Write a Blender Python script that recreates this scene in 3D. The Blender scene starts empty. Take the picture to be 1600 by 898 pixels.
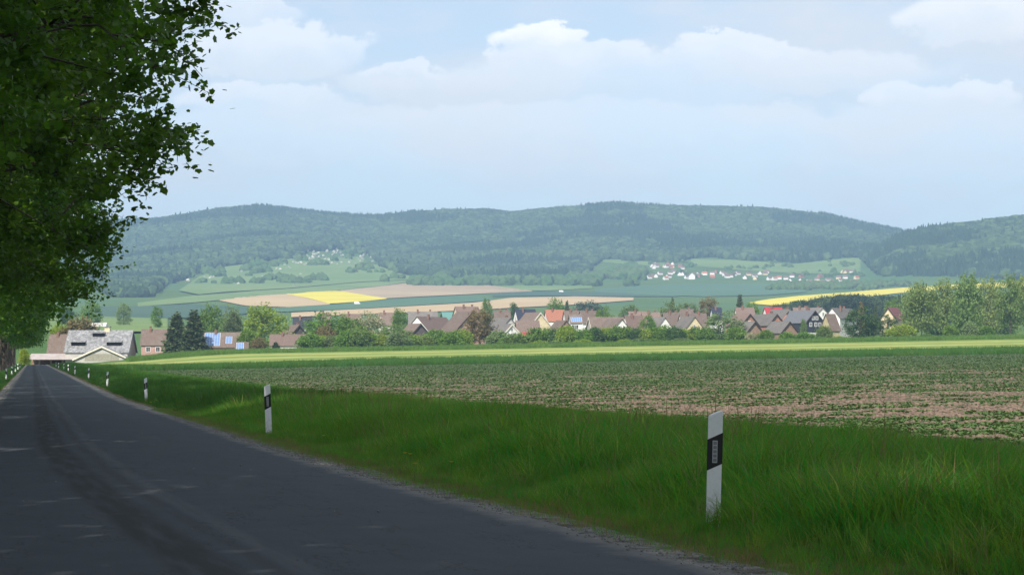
import bpy, math, random
import numpy as np
from math import radians as R, sin, cos, tan, pi

# ------------------------------------------------------------------ camera, sky, sun
F = 3400.0; HOR = 559.0; EYE = 1.42
YAW = math.atan(749.2 / F); PIT = math.atan(110.0 / F)
SUN_AZ = R(-149); SUN_EL = R(40.5)          # azimuth from +Y (the road), clockwise
sc = bpy.context.scene
cam = bpy.data.cameras.new('camera'); camo = bpy.data.objects.new('camera', cam)
sc.collection.objects.link(camo); sc.camera = camo
cam.sensor_width = 36; cam.lens = F / 1600 * 36; cam.clip_end = 30000; cam.clip_start = 0.1
camo.location = (0, 0, EYE); camo.rotation_euler = (pi / 2 + PIT, 0, -YAW)
sc.render.engine = 'CYCLES'
sc.cycles.use_denoising = True
sc.cycles.max_bounces = 6; sc.cycles.transparent_max_bounces = 8
sc.cycles.diffuse_bounces = 3; sc.cycles.transmission_bounces = 4; sc.cycles.volume_bounces = 0
sc.view_settings.view_transform = 'Standard'; sc.view_settings.look = 'None'
sc.view_settings.exposure = 0.76; sc.view_settings.gamma = 1

world = bpy.data.worlds.new('World'); sc.world = world; world.use_nodes = True
nt = world.node_tree; N = nt.nodes; L = nt.links; N.clear()
class G:                                   # tiny node-graph helper
    def __init__(s, nt): s.nt = nt
    def n(s, t, **k):
        x = s.nt.nodes.new(t)
        for a, b in k.items(): setattr(x, a, b)
        return x
    def m(s, op, a, b=0.0, c=0.0, clamp=False):
        x = s.n('ShaderNodeMath', operation=op); x.use_clamp = clamp
        for i, v in enumerate((a, b, c)):
            if isinstance(v, (int, float)): x.inputs[i].default_value = v
            else: s.nt.links.new(v, x.inputs[i])
        return x.outputs[0]
    def ss(s, v, lo, hi):
        x = s.n('ShaderNodeMapRange', interpolation_type='SMOOTHSTEP')
        s.nt.links.new(v, x.inputs[0]); x.inputs[1].default_value = lo; x.inputs[2].default_value = hi
        return x.outputs[0]
    def noise(s, vec, scale, detail=4, rough=0.55):
        x = s.n('ShaderNodeTexNoise'); x.inputs['Scale'].default_value = scale
        x.inputs['Detail'].default_value = detail; x.inputs['Roughness'].default_value = rough
        if vec is not None: s.nt.links.new(vec, x.inputs['Vector'])
        return x.outputs['Fac']
    def vec(s, a, b, c=0.0):
        x = s.n('ShaderNodeCombineXYZ')
        for i, v in enumerate((a, b, c)):
            if isinstance(v, (int, float)): x.inputs[i].default_value = v
            else: s.nt.links.new(v, x.inputs[i])
        return x.outputs[0]
    def mix(s, f, a, b):
        x = s.n('ShaderNodeMix', data_type='RGBA')
        for i, v in ((0, f), (6, a), (7, b)):
            if isinstance(v, (int, float)): x.inputs[i].default_value = v
            elif isinstance(v, tuple): x.inputs[i].default_value = v + (1,) if len(v) == 3 else v
            else: s.nt.links.new(v, x.inputs[i])
        return x.outputs[2]
g = G(nt)
sky = g.n('ShaderNodeTexSky', sky_type='NISHITA'); sky.sun_disc = False
sky.sun_elevation = SUN_EL; sky.sun_rotation = SUN_AZ; sky.altitude = 200
sky.air_density = 1.0; sky.dust_density = 0.6; sky.ozone_density = 1.5
tc = g.n('ShaderNodeTexCoord'); sp = g.n('ShaderNodeSeparateXYZ'); L.new(tc.outputs['Generated'], sp.inputs[0])
az = g.m('ARCTAN2', sp.outputs[0], sp.outputs[1]); el = g.m('ARCSINE', sp.outputs[2])
v0 = g.vec(g.m('MULTIPLY', az, 9), g.m('MULTIPLY', el, 26), 1.7)
n0 = g.noise(v0, 1.0, 7, 0.58)
v1 = g.vec(g.m('MULTIPLY', az, 55), g.m('MULTIPLY', el, 80), 4.2)
n1 = g.noise(v1, 1.0, 6, 0.6)
wisp = g.m('MULTIPLY', g.ss(n0, 0.36, 0.70), 0.55)
n2 = g.m('SUBTRACT', n1, 0.5)
azw = g.m('ADD', az, g.m('MULTIPLY', n2, 0.038)); elw = g.m('ADD', el, g.m('MULTIPLY', n2, 0.022))
blobs = [(835, 66, 75, 30, .95), (905, 92, 140, 30, .55), (1095, 78, 50, 30, .6), (1165, 92, 120, 30, .55), (1080, 118, 400, 42, .38),
         (720, 130, 200, 30, .32), (430, 82, 140, 45, .55), (370, 30, 90, 40, .4), (1540, 36, 130, 40, .6), (1400, 162, 55, 28, .55), (1510, 162, 90, 26, .55),
         (400, 158, 120, 30, .5), (640, 115, 80, 18, .5), (900, 215, 500, 60, .35), (1500, 225, 300, 60, .3), (500, 210, 260, 50, .3)]
acc = g.m('MULTIPLY', wisp, 0.0)
for (px, py, a, b, s_) in blobs:
    a0 = YAW + math.atan((px - 800) / F); e0 = math.atan((HOR - py) / F)
    da = g.m('DIVIDE', g.m('SUBTRACT', azw, a0), a / F); de = g.m('DIVIDE', g.m('SUBTRACT', elw, e0), b / F)
    r2 = g.m('ADD', g.m('MULTIPLY', da, da), g.m('MULTIPLY', de, de))
    k = g.m('MULTIPLY', g.m('MULTIPLY', g.ss(g.m('SUBTRACT', 1.2, r2), 0.0, .45), s_), g.m('MULTIPLY_ADD', g.ss(de, -.9, .7), .65, .35))
    acc = g.m('MAXIMUM', acc, k)
skyc = g.n('ShaderNodeVectorMath', operation='SCALE'); L.new(sky.outputs[0], skyc.inputs[0]); skyc.inputs['Scale'].default_value = 0.93
veil = g.mix(g.m('ADD', wisp, .33), skyc.outputs[0], (5.95, 5.95, 6.0))
cl = g.mix(acc, veil, (8.3, 8.1, 7.95))
bg = g.n('ShaderNodeBackground'); bg.inputs[1].default_value = 0.094
L.new(cl, bg.inputs[0])
wo = g.n('ShaderNodeOutputWorld'); L.new(bg.outputs[0], wo.inputs[0])

sun = bpy.data.lights.new('sun', 'SUN'); suno = bpy.data.objects.new('sun', sun); sc.collection.objects.link(suno)
sun.energy = 4.2; sun.angle = R(0.53); sun.color = (1.0, 0.95, 0.86)
suno.rotation_euler = (pi / 2 - SUN_EL, 0, -SUN_AZ + pi)   # checked below
from mathutils import Vector
sd = Vector((sin(SUN_AZ) * cos(SUN_EL), cos(SUN_AZ) * cos(SUN_EL), sin(SUN_EL)))
suno.rotation_euler = sd.to_track_quat('Z', 'Y').to_euler()
suno.location = (0, -20, 60)

# ------------------------------------------------------------------ helpers
rng = np.random.default_rng(7)
random.seed(7)
FW = np.array([sin(YAW), cos(YAW)]); RT = np.array([cos(YAW), -sin(YAW)])
def P(px, py, D):
    """pixel + distance along the view axis -> world point"""
    r = (px - 800) / F * D
    return np.array([RT[0] * r + FW[0] * D, RT[1] * r + FW[1] * D, EYE + (HOR - py) / F * D])
def XY(px, D): return P(px, HOR, D)[:2]
def toPD(x, y):
    D = x * FW[0] + y * FW[1]; r = x * RT[0] + y * RT[1]
    return 800 + F * r / np.maximum(D, 1e-3), D
def sst(x, a, b):
    t = np.clip((x - a) / (b - a), 0, 1); return t * t * (3 - 2 * t)
# value noise for terrain
def vnoise(x, y, seed=0):
    def h(i, j):
        n = np.sin(i * 127.1 + j * 311.7 + seed * 74.7) * 43758.5453
        return n - np.floor(n)
    i = np.floor(x); j = np.floor(y); fx = x - i; fy = y - j
    fx = fx * fx * (3 - 2 * fx); fy = fy * fy * (3 - 2 * fy)
    return (h(i, j) * (1 - fx) + h(i + 1, j) * fx) * (1 - fy) + (h(i, j + 1) * (1 - fx) + h(i + 1, j + 1) * fx) * fy
def fbm(x, y, seed=0, o=4):
    s = 0; a = .5
    for k in range(o):
        s = s + a * vnoise(x * 2 ** k, y * 2 ** k, seed + k); a *= .5
    return s
# far terrain table: screen profile -> heights by (px, distance)
RIDGE = np.array([(-900, 350), (-300, 345), (0, 345), (150, 348), (240, 345), (290, 338), (340, 328), (405, 322), (460, 328), (520, 335), (590, 338), (640, 332), (700, 328), (760, 327), (800, 332), (850, 326), (900, 323), (960, 317), (1000, 319), (1050, 321), (1100, 323), (1190, 326), (1230, 331), (1290, 338), (1340, 350), (1400, 361), (1440, 366), (1520, 372), (1700, 380), (2600, 380)], float)
RIDGE2 = np.array([(1300, 470), (1330, 432), (1360, 402), (1400, 379), (1440, 366), (1500, 357), (1560, 350), (1600, 346), (1800, 335), (2600, 330)], float)
TPX = np.arange(-900, 2601, 20.0); TD = np.geomspace(580, 7500, 260)
def build_table():
    Z = np.zeros((len(TPX), len(TD)))
    for i, px in enumerate(TPX):
        rd = np.interp(px, RIDGE[:, 0], RIDGE[:, 1])
        n = [(580, 546), (700, 529), (850, 514), (1400, 498), (2000, 474), (2500, 456), (3000, 440), (3500, 408), (4500, rd + 3), (4900, rd + 14), (7500, 470)]
        if px > 1000:
            t = min(1, (px - 1000) / 600); n[0] = (580, 546 - 18 * t); n[1] = (700, 529 - 10 * t); n[2] = (850, 514 - 5 * t)
        y = np.interp(TD, [a for a, b in n], [b for a, b in n])
        z = EYE + (HOR - y) / F * TD
        Z[i] = z
    k = np.ones(15) / 15
    for i in range(len(TPX)):
        e = np.concatenate([np.full(7, Z[i, 0]), Z[i], np.full(7, Z[i, -1])]); s = np.convolve(e, k, 'valid')
        w = sst(TD, 640, 760) * (1 - .75 * sst(TD, 4150, 4400) * (1 - sst(TD, 4600, 4800)))
        Z[i] = Z[i] * (1 - w) + s * w
    Rr = TPX[:, None]; Dd = TD[None, :]
    xx = (Rr - 800) / F * Dd
    amp = 34 * sst(Dd, 2900, 3500) * (1 - .85 * sst(Dd, 3900, 4450))
    Z += amp * (fbm(xx / 420 + 5, Dd / 900, 3, 4) - .5) * 2
    amp2 = 5 * sst(Dd, 1100, 1800)
    Z += amp2 * (fbm(xx / 300, Dd / 300, 9, 2) - .375)
    for i, px in enumerate(TPX):
        if px > 1290:
            r2 = np.interp(px, RIDGE2[:, 0], RIDGE2[:, 1])
            zr = EYE + (HOR - r2) / F * 3500
            z2 = np.interp(TD, [2500, 2700, 3100, 3500, 3800, 4600], [0, 78, 78 + (zr - 78) * .52, zr, zr - 25, zr - 160])
            z2 = z2 + 14 * (fbm(xx[i] / 260, TD / 500, 5, 3) - .45) * sst(TD, 2700, 3000) * (1 - sst(TD, 3300, 3500))
            Z[i] = np.maximum(Z[i], z2)
    return Z
TZ = build_table()
def zfar(px, D):
    fi = np.clip((px - TPX[0]) / 20.0, 0, len(TPX) - 1.001)
    fj = np.clip(np.log(np.maximum(D, 580) / 580) / np.log(TD[-1] / 580) * (len(TD) - 1), 0, len(TD) - 1.001)
    i = fi.astype(int); j = fj.astype(int); a = fi - i; b = fj - j
    return (TZ[i, j] * (1 - a) + TZ[i + 1, j] * a) * (1 - b) + (TZ[i, j + 1] * (1 - a) + TZ[i + 1, j + 1] * a) * b
def terr(x, y):
    x = np.asarray(x, float); y = np.asarray(y, float)
    px, D = toPD(x, y)
    rad = np.hypot(x, y)
    xr = np.minimum(np.maximum(0, x - 18), 320)
    zn = -.42 * sst(y, 20, 110) + .019 * xr * sst(rad, 20, 60)
    r2 = np.interp(D, [350, 400, 480, 600], [0, .9, 2.2, 2.7])
    zn = zn + r2 * sst(x, 2, 48)
    zn = zn + .12 * sst(x, 5, 7) * (1 - sst(x, 9, 13)) * sst(y, -30, 10)      # verge bank
    ok = D > 100
    pc = np.where(ok, px, 800)
    zf = zfar(np.clip(pc, -900, 2600), np.where(ok, np.minimum(D, 7400), 600))
    w = np.where(ok, sst(D, 590, 720), 0) * (1 - sst(np.abs(px - 800), 3200, 6000))
    return zn * (1 - w) + zf * w
def T(x, y): return float(terr(np.array([x]), np.array([y]))[0])
def TPD(px, D):
    p = XY(px, D); return np.array([p[0], p[1], T(p[0], p[1])])

def link(o, parent=None):
    sc.collection.objects.link(o)
    if parent is not None: o.parent = parent
    return o
def mesh(name, V, Fc, mats=None, smooth=False, uv=None):
    me = bpy.data.meshes.new(name)
    V = np.asarray(V, np.float32)
    if isinstance(Fc, np.ndarray):
        n, k = Fc.shape
        me.vertices.add(len(V)); me.vertices.foreach_set('co', V.ravel())
        me.loops.add(n * k); me.loops.foreach_set('vertex_index', Fc.astype(np.int32).ravel())
        me.polygons.add(n); me.polygons.foreach_set('loop_start', np.arange(0, n * k, k, dtype=np.int32))
        if smooth: me.polygons.foreach_set('use_smooth', np.ones(n, bool))
        me.update(calc_edges=True)
    else:
        me.from_pydata([tuple(v) for v in V.tolist()], [], Fc)
        if smooth: me.polygons.foreach_set('use_smooth', np.ones(len(me.polygons), bool))
        me.update()
    if uv is not None:
        l = me.uv_layers.new(name='UVMap'); idx = np.zeros(len(me.loops), np.int32); me.loops.foreach_get('vertex_index', idx)
        l.data.foreach_set('uv', np.asarray(uv, np.float32)[idx].ravel())
    for m in (mats or []): me.materials.append(m)
    return me
def obj(name, me, parent=None): return link(bpy.data.objects.new(name, me), parent)
def tag(o, label, cat, group=None):
    o['label'] = label; o['category'] = cat
    if group: o['group'] = group
    return o
def kind(o, k): o['kind'] = k; return o
def empty(name, loc, rz=0.0):
    o = bpy.data.objects.new(name, None); o.empty_display_size = .3; link(o); o.location = loc; o.rotation_euler = (0, 0, rz); return o
class MB:
    def __init__(s): s.V = []; s.F = []
    def add(s, V, Fc):
        b = len(s.V); s.V += [tuple(v) for v in V]; s.F += [tuple(b + i for i in f) for f in Fc]; return s
    def box(s, x0, x1, y0, y1, z0, z1):
        return s.add([(x0, y0, z0), (x1, y0, z0), (x1, y1, z0), (x0, y1, z0), (x0, y0, z1), (x1, y0, z1), (x1, y1, z1), (x0, y1, z1)],
                     [(0, 3, 2, 1), (4, 5, 6, 7), (0, 1, 5, 4), (1, 2, 6, 5), (2, 3, 7, 6), (3, 0, 4, 7)])
    def prism(s, poly, ax, a0, a1):
        """poly in the plane across axis ax ('x': (y,z), 'y': (x,z)), extruded a0..a1"""
        n = len(poly)
        f = (lambda p, a: (a, p[0], p[1])) if ax == 'x' else (lambda p, a: (p[0], a, p[1]))
        V = [f(p, a0) for p in poly] + [f(p, a1) for p in poly]
        return s.add(V, [tuple(range(n)), tuple(range(2 * n - 1, n - 1, -1))] + [(i, n + i, n + (i + 1) % n, (i + 1) % n) for i in range(n)])
    def tube(s, pts, rads, k=6):
        pts = [np.array(p, float) for p in pts]; b = len(s.V); m = len(pts)
        for i, p in enumerate(pts):
            d = pts[min(i + 1, m - 1)] - pts[max(i - 1, 0)]; d = d / (np.linalg.norm(d) + 1e-9)
            u = np.cross(d, (0, 0, 1) if abs(d[2]) < .9 else (1, 0, 0)); u /= np.linalg.norm(u) + 1e-9; v = np.cross(d, u)
            for q in range(k):
                a = 2 * pi * q / k; s.V.append(tuple(p + rads[i] * (cos(a) * u + sin(a) * v)))
        for i in range(m - 1):
            for q in range(k):
                s.F.append((b + i * k + q, b + i * k + (q + 1) % k, b + (i + 1) * k + (q + 1) % k, b + (i + 1) * k + q))
        s.F.append(tuple(b + (m - 1) * k + q for q in range(k)))
        return s
    def mesh(s, name, mat=None, smooth=False): return mesh(name, s.V, s.F, [mat] if mat else None, smooth)
    def build(s, name, mat, parent=None, smooth=False): return obj(name, s.mesh(name, mat, smooth), parent)

# ------------------------------------------------------------------ materials
def newmat(name):
    m = bpy.data.materials.new(name); m.use_nodes = True
    nt = m.node_tree; nt.nodes.clear(); g = G(nt)
    out = g.n('ShaderNodeOutputMaterial'); b = g.n('ShaderNodeBsdfPrincipled'); nt.links.new(b.outputs[0], out.inputs[0])
    b.inputs['Specular IOR Level'].default_value = .3
    return m, g, b, out
def pos(g):
    return g.n('ShaderNodeNewGeometry').outputs['Position']
def M2(name, c1, c2, scale=.5, rough=.85, detail=5, lo=.35, hi=.65, bump=0.0, bscale=None, spec=.3, c3=None, s3=None):
    m, g, b, o = newmat(name); p = pos(g)
    f = g.ss(g.noise(p, scale, detail), lo, hi); c = g.mix(f, c1, c2)
    if c3: c = g.mix(g.ss(g.noise(p, s3, 4), .45, .7), c, c3)
    g.nt.links.new(c, b.inputs['Base Color']); b.inputs['Roughness'].default_value = rough; b.inputs['Specular IOR Level'].default_value = spec
    if bump:
        bp = g.n('ShaderNodeBump'); bp.inputs['Strength'].default_value = bump; bp.inputs['Distance'].default_value = .1
        g.nt.links.new(g.noise(p, bscale or scale * 4, 6), bp.inputs['Height']); g.nt.links.new(bp.outputs[0], b.inputs['Normal'])
    return m
def leafmat(name, c1, c2, trans=.35, rough=.55, vary=1.0, nscale=.35, c3=None):
    """foliage: colour varies leaf-clump by leaf-clump and tree by tree, some light passes through"""
    m, g, b, o = newmat(name); p = pos(g)
    oi = g.n('ShaderNodeObjectInfo')
    f = g.ss(g.noise(p, nscale, 3), .3, .7)
    c = g.mix(f, c1, c2)
    if c3: c = g.mix(g.ss(oi.outputs['Random'], .45, .75), c, c3)
    hs = g.n('ShaderNodeHueSaturation'); g.nt.links.new(c, hs.inputs['Color'])
    g.nt.links.new(g.m('MULTIPLY_ADD', oi.outputs['Random'], .35 * vary, 1 - .17 * vary), hs.inputs['Value'])
    g.nt.links.new(g.m('MULTIPLY_ADD', g.m('FRACT', g.m('MULTIPLY', oi.outputs['Random'], 7.3)), .03 * vary, .5 - .015 * vary), hs.inputs['Hue'])
    g.nt.links.new(hs.outputs[0], b.inputs['Base Color']); b.inputs['Roughness'].default_value = rough
    tr = g.n('ShaderNodeBsdfTranslucent'); mx = g.n('ShaderNodeMixShader'); mx.inputs[0].default_value = trans
    h2 = g.n('ShaderNodeHueSaturation'); h2.inputs['Value'].default_value = 1.5; h2.inputs['Saturation'].default_value = 1.1
    g.nt.links.new(hs.outputs[0], h2.inputs['Color']); g.nt.links.new(h2.outputs[0], tr.inputs[0])
    g.nt.links.new(b.outputs[0], mx.inputs[1]); g.nt.links.new(tr.outputs[0], mx.inputs[2]); g.nt.links.new(mx.outputs[0], o.inputs[0])
    return m
def plain(name, c, rough=.6, metal=0.0, spec=.4):
    m, g, b, o = newmat(name); p = pos(g)
    d = tuple(max(0, v * .82) for v in c)
    g.nt.links.new(g.mix(g.ss(g.noise(p, 1.3, 5), .35, .75), c, d), b.inputs['Base Color'])
    b.inputs['Roughness'].default_value = rough; b.inputs['Metallic'].default_value = metal; b.inputs['Specular IOR Level'].default_value = spec
    return m
# roof: courses of tiles across the slope as fine relief and colour
def roofmat(name, c, var=.3, lich=None, sc_=3.5):
    m, g, b, o = newmat(name); t = g.n('ShaderNodeTexCoord').outputs['Object']
    f = g.noise(t, sc_, 5, .75); f2 = g.noise(t, .7, 4)
    oi = g.n('ShaderNodeObjectInfo').outputs['Random']
    dk = tuple(v * (1 - var) for v in c); lt = tuple(min(1, v * (1 + var)) for v in c)
    col = g.mix(g.ss(f, .3, .7), dk, lt)
    if lich: col = g.mix(g.m('MULTIPLY', g.ss(f2, .45, .7), .7), col, lich)
    hs = g.n('ShaderNodeHueSaturation'); g.nt.links.new(col, hs.inputs['Color']); g.nt.links.new(g.m('MULTIPLY_ADD', oi, .3, .85), hs.inputs['Value'])
    g.nt.links.new(hs.outputs[0], b.inputs['Base Color']); b.inputs['Roughness'].default_value = .75
    w = g.n('ShaderNodeTexWave', wave_type='BANDS', bands_direction='Z'); w.inputs['Scale'].default_value = 2.2; w.inputs['Distortion'].default_value = .3
    g.nt.links.new(t, w.inputs['Vector']); bp = g.n('ShaderNodeBump'); bp.inputs['Strength'].default_value = .35; bp.inputs['Distance'].default_value = .05
    g.nt.links.new(w.outputs['Fac'], bp.inputs['Height']); g.nt.links.new(bp.outputs[0], b.inputs['Normal'])
    return m
# ------------------------------------------------------------------ ground sheet
m_ground, g, b, o = newmat('meadow'); p = pos(g)
c = g.mix(g.ss(g.noise(p, .012, 4), .35, .65), (.075, .135, .030), (.105, .165, .045))
c = g.mix(g.ss(g.noise(p, .35, 5), .4, .7), c, (.055, .105, .022))
c = g.mix(g.m('MULTIPLY', g.ss(g.noise(p, .0023, 2), .5, .6), .6), c, (.060, .135, .055))
g.nt.links.new(c, b.inputs['Base Color']); b.inputs['Roughness'].default_value = .95; b.inputs['Specular IOR Level'].default_value = .1
def ground():
    a0 = math.degrees(YAW)
    az = np.concatenate([np.arange(-180 + a0, -22 + a0, 3.0), np.arange(-22 + a0, 22 + a0, .25), np.arange(22 + a0, 180 + a0 - .1, 3.0)])
    rad = np.concatenate([np.geomspace(2.5, 560, 130), np.geomspace(566, 7800, 210)])
    A, Rr = np.meshgrid(np.radians(az), rad, indexing='ij')
    X = np.sin(A) * Rr; Y = np.cos(A) * Rr; Z = terr(X, Y)
    n, k = X.shape
    V = np.stack([X, Y, Z], -1).reshape(-1, 3)
    i, j = np.meshgrid(np.arange(n), np.arange(k - 1), indexing='ij'); i2 = (i + 1) % n
    Fc = np.stack([i * k + j, i2 * k + j, i2 * k + j + 1, i * k + j + 1], -1).reshape(-1, 4)[:, ::-1]
    V = np.vstack([V, [[0, 0, T(0, 0)]]])
    me = mesh('ground', V, Fc, [m_ground], True)
    o = kind(obj('ground', me), 'structure')
    cap = mesh('ground_centre', np.vstack([V[np.arange(n) * k], V[-1:]]), [tuple([i, (i + 1) % n, n])[::-1] for i in range(n)], [m_ground], True)
    obj('ground_centre', cap, o)
ground()
def patch(name, mat, rows, lift, nx=60, nd=40, pxd=True):
    """draped sheet: rows = function(u,v)->(x,y) on a unit grid"""
    u, v = np.meshgrid(np.linspace(0, 1, nx), np.linspace(0, 1, nd), indexing='ij')
    X, Y = rows(u, v); Z = terr(X, Y) + lift
    V = np.stack([X, Y, Z], -1).reshape(-1, 3)
    i, j = np.meshgrid(np.arange(nx - 1), np.arange(nd - 1), indexing='ij')
    Fc = np.stack([i * nd + j, (i + 1) * nd + j, (i + 1) * nd + j + 1, i * nd + j + 1], -1).reshape(-1, 4)
    return kind(obj(name, mesh(name, V, Fc, [mat], True, uv=np.stack([u, v], -1).reshape(-1, 2))), 'structure')
def pd2xy(px, D):
    r = (px - 800) / F * D; return RT[0] * r + FW[0] * D, RT[1] * r + FW[1] * D
# ------------------------------------------------------------------ road
def bend(y): return .00120 * np.maximum(0, 40 - np.maximum(y, -60)) ** 2
HW = 2.4; YEND = 592
def rc(y): return 1.1 + bend(np.asarray(y, float))
def roadstrip(name, mat, u0, u1, lift, ys, wob=(0, 0), nu=9):
    U = np.linspace(u0, u1, nu); V = []; uv = []
    for y in ys:
        w0 = wob[0] * (float(fbm(np.array(y * .9), np.array(3.3), 2)) - .47); w1 = wob[1] * (float(fbm(np.array(y * .8), np.array(9.1), 4)) - .47)
        for t, u in enumerate(U):
            f = t / (nu - 1); uu = u + w0 * (1 - f) + w1 * f
            x = float(rc(y)) + uu; V.append((x, y, T(x, y) + lift - .012 * abs(uu) * (abs(uu) < HW + .01))); uv.append((uu, y))
    n = len(ys); Fc = [(i * nu + j, i * nu + j + 1, (i + 1) * nu + j + 1, (i + 1) * nu + j) for i in range(n - 1) for j in range(nu - 1)]
    return kind(obj(name, mesh(name, V, Fc, [mat], True, uv=uv)), 'structure')
m_asph, g, b, o = newmat('asphalt')
uvn = g.n('ShaderNodeUVMap'); su = g.n('ShaderNodeSeparateXYZ'); g.nt.links.new(uvn.outputs[0], su.inputs[0]); u, v = su.outputs[0], su.outputs[1]
p = pos(g)
wob = g.m('MULTIPLY', g.m('SUBTRACT', g.noise(g.vec(0.0, g.m('MULTIPLY', v, .07), 0.0), 1, 3), .5), .35)
uw = g.m('ADD', u, wob)
col = g.mix(g.ss(g.noise(p, 1.6, 6), .35, .7), (.036, .046, .057), (.045, .055, .066))
fine = g.noise(p, 90, 3, .8)
col = g.mix(g.m('MULTIPLY', g.ss(fine, .52, .75), .5), col, (.095, .102, .108))
def band(c, w, soft):
    d = g.m('ABSOLUTE', g.m('SUBTRACT', uw, c)); return g.m('SUBTRACT', 1.0, g.ss(d, w, w + soft))
pat = g.ss(g.noise(g.vec(g.m('MULTIPLY', u, 6), g.m('MULTIPLY', v, .5), 2.0), 1, 5), .25, .6)
col = g.mix(g.m('MULTIPLY', g.m('MULTIPLY', band(-.80, .13, .16), pat), .95), col, (.012, .014, .016))
col = g.mix(g.m('MULTIPLY', g.m('MULTIPLY', band(-.38, .02, .07), pat), .6), col, (.025, .027, .03))
col = g.mix(g.m('MULTIPLY', g.m('MULTIPLY', band(-.2, .03, .1), pat), .5), col, (.10, .105, .11))
col = g.mix(g.m('MULTIPLY', g.m('MULTIPLY', band(.95, .25, .5), pat), .35), col, (.036, .04, .045))
# hairline cracks
col = g.mix(g.m('MULTIPLY', g.ss(g.noise(p, 28, 4, .75), .52, .72), .4), col, (.030, .034, .038))
crk = g.m('ABSOLUTE', g.m('SUBTRACT', g.noise(g.vec(g.m('MULTIPLY', u, .9), g.m('MULTIPLY', v, .22), 5.0), 1, 6, .65), .5))
col = g.mix(g.m('MULTIPLY', g.m('SUBTRACT', 1.0, g.ss(crk, .0015, .006)), .75), col, (.018, .019, .02))
edge = g.ss(g.m('ADD', g.m('ABSOLUTE', u), g.m('MULTIPLY', g.m('SUBTRACT', g.noise(p, 2.2, 5), .5), .5)), 2.12, 2.42)
col = g.mix(g.m('MULTIPLY', edge, .75), col, (.20, .195, .18))
g.nt.links.new(col, b.inputs['Base Color']); b.inputs['Roughness'].default_value = .8; b.inputs['Specular IOR Level'].default_value = .35
bp = g.n('ShaderNodeBump'); bp.inputs['Strength'].default_value = .5; bp.inputs['Distance'].default_value = .01
g.nt.links.new(fine, bp.inputs['Height']); g.nt.links.new(bp.outputs[0], b.inputs['Normal'])
YS = np.concatenate([np.arange(-40, 60, 1.0), np.arange(60, 200, 3.0), np.arange(200, YEND, 8.0)])
m_soil = M2('verge_soil', (.050, .075, .020), (.12, .10, .05), 1.5, .95, lo=.4, hi=.7, bump=.6, bscale=8)
m_grav = M2('shoulder_gravel', (.24, .23, .21), (.36, .345, .32), 14, .95, bump=.8, bscale=30, c3=(.11, .10, .07), s3=3)
m_dry = M2('dry_verge', (.17, .125, .055), (.10, .11, .035), 5, .95, bump=.8, bscale=20)
roadstrip('verge', m_soil, 2.2, 7.0, .02, YS, nu=5); roadstrip('verge', m_soil, -7.5, -2.2, .02, YS, nu=5)
roadstrip('dry_verge', m_dry, 2.3, 3.35, .030, YS, (0, .5), 5)
roadstrip('dry_verge', m_dry, -2.9, -2.3, .030, YS, (.3, 0), 5)
roadstrip('gravel_shoulder', m_grav, 2.3, 2.80, .040, YS, (0, .28), 5)
roadstrip('gravel_shoulder', m_grav, -2.75, -2.3, .040, YS, (.2, 0), 5)
roadstrip('road', m_asph, -HW, HW, .075, YS, (.12, .12), 13)

# ------------------------------------------------------------------ fields near
m_fld, g, b, o = newmat('sown_field'); p = pos(g)
mps = g.n('ShaderNodeMapping'); mps.inputs['Scale'].default_value = (.5, 1.0, 1); g.nt.links.new(p, mps.inputs[0])
big = g.noise(p, .035, 3); med = g.noise(p, .9, 5, .65); fine = g.noise(p, 7, 4, .7)
soil = g.mix(g.ss(fine, .3, .7), (.112, .083, .060), (.185, .135, .102))
soil = g.mix(g.m('MULTIPLY', g.ss(g.noise(p, 22, 2, .8), .55, .75), .6), soil, (.10, .06, .045))
dd = g.n('ShaderNodeVectorMath', operation='LENGTH'); g.nt.links.new(p, dd.inputs[0])
cov = g.m('ADD', g.m('MULTIPLY', g.ss(dd.outputs['Value'], 40, 230), .22), g.m('MULTIPLY', g.m('SUBTRACT', big, .5), .5))
gr = g.ss(g.m('ADD', med, cov), .42, .56)
col = g.mix(g.m('MULTIPLY', gr, .85), soil, (.062, .105, .042))
g.nt.links.new(col, b.inputs['Base Color']); b.inputs['Roughness'].default_value = .95; b.inputs['Specular IOR Level'].default_value = .1
bp = g.n('ShaderNodeBump'); bp.inputs['Strength'].default_value = 1; bp.inputs['Distance'].default_value = .12
g.nt.links.new(fine, bp.inputs['Height']); g.nt.links.new(bp.outputs[0], b.inputs['Normal'])
FX = 13.6
def fld(u, v):
    D = 16 * (332 / 16) ** v
    pr = 800 + F * (FX * RT[0] + 0 * 0) / D * 0                       # left bound: the line X = FX
    # point with X = FX at distance D:  X = RT0*r + FW0*D
    rl = (FX - FW[0] * D) / RT[0]; rr = (1900 - 800) / F * D + 6
    rr = np.maximum(rr, rl + .5); r = rl + (rr - rl) * u
    return RT[0] * r + FW[0] * D, RT[1] * r + FW[1] * D
patch('sown_field', m_fld, fld, .03, 80, 120)
m_mown, g, b, o = newmat('mown_meadow'); p = pos(g)
uvn = g.n('ShaderNodeUVMap'); su = g.n('ShaderNodeSeparateXYZ'); g.nt.links.new(uvn.outputs[0], su.inputs[0])
st = g.noise(g.vec(g.m('MULTIPLY', su.outputs[0], 5), g.m('MULTIPLY', su.outputs[1], 16), 0.0), 1, 4, .6)
swa = g.m('SINE', g.m('ADD', g.m('MULTIPLY', su.outputs[1], 24), g.m('MULTIPLY', st, 5)))
col = g.mix(g.ss(g.m('ADD', g.m('MULTIPLY', swa, .22), st), .30, .75), (.165, .235, .05), (.35, .36, .115))
col = g.mix(g.m('MULTIPLY', g.ss(g.noise(p, .12, 5), .45, .7), .6), col, (.13, .19, .045))
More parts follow.
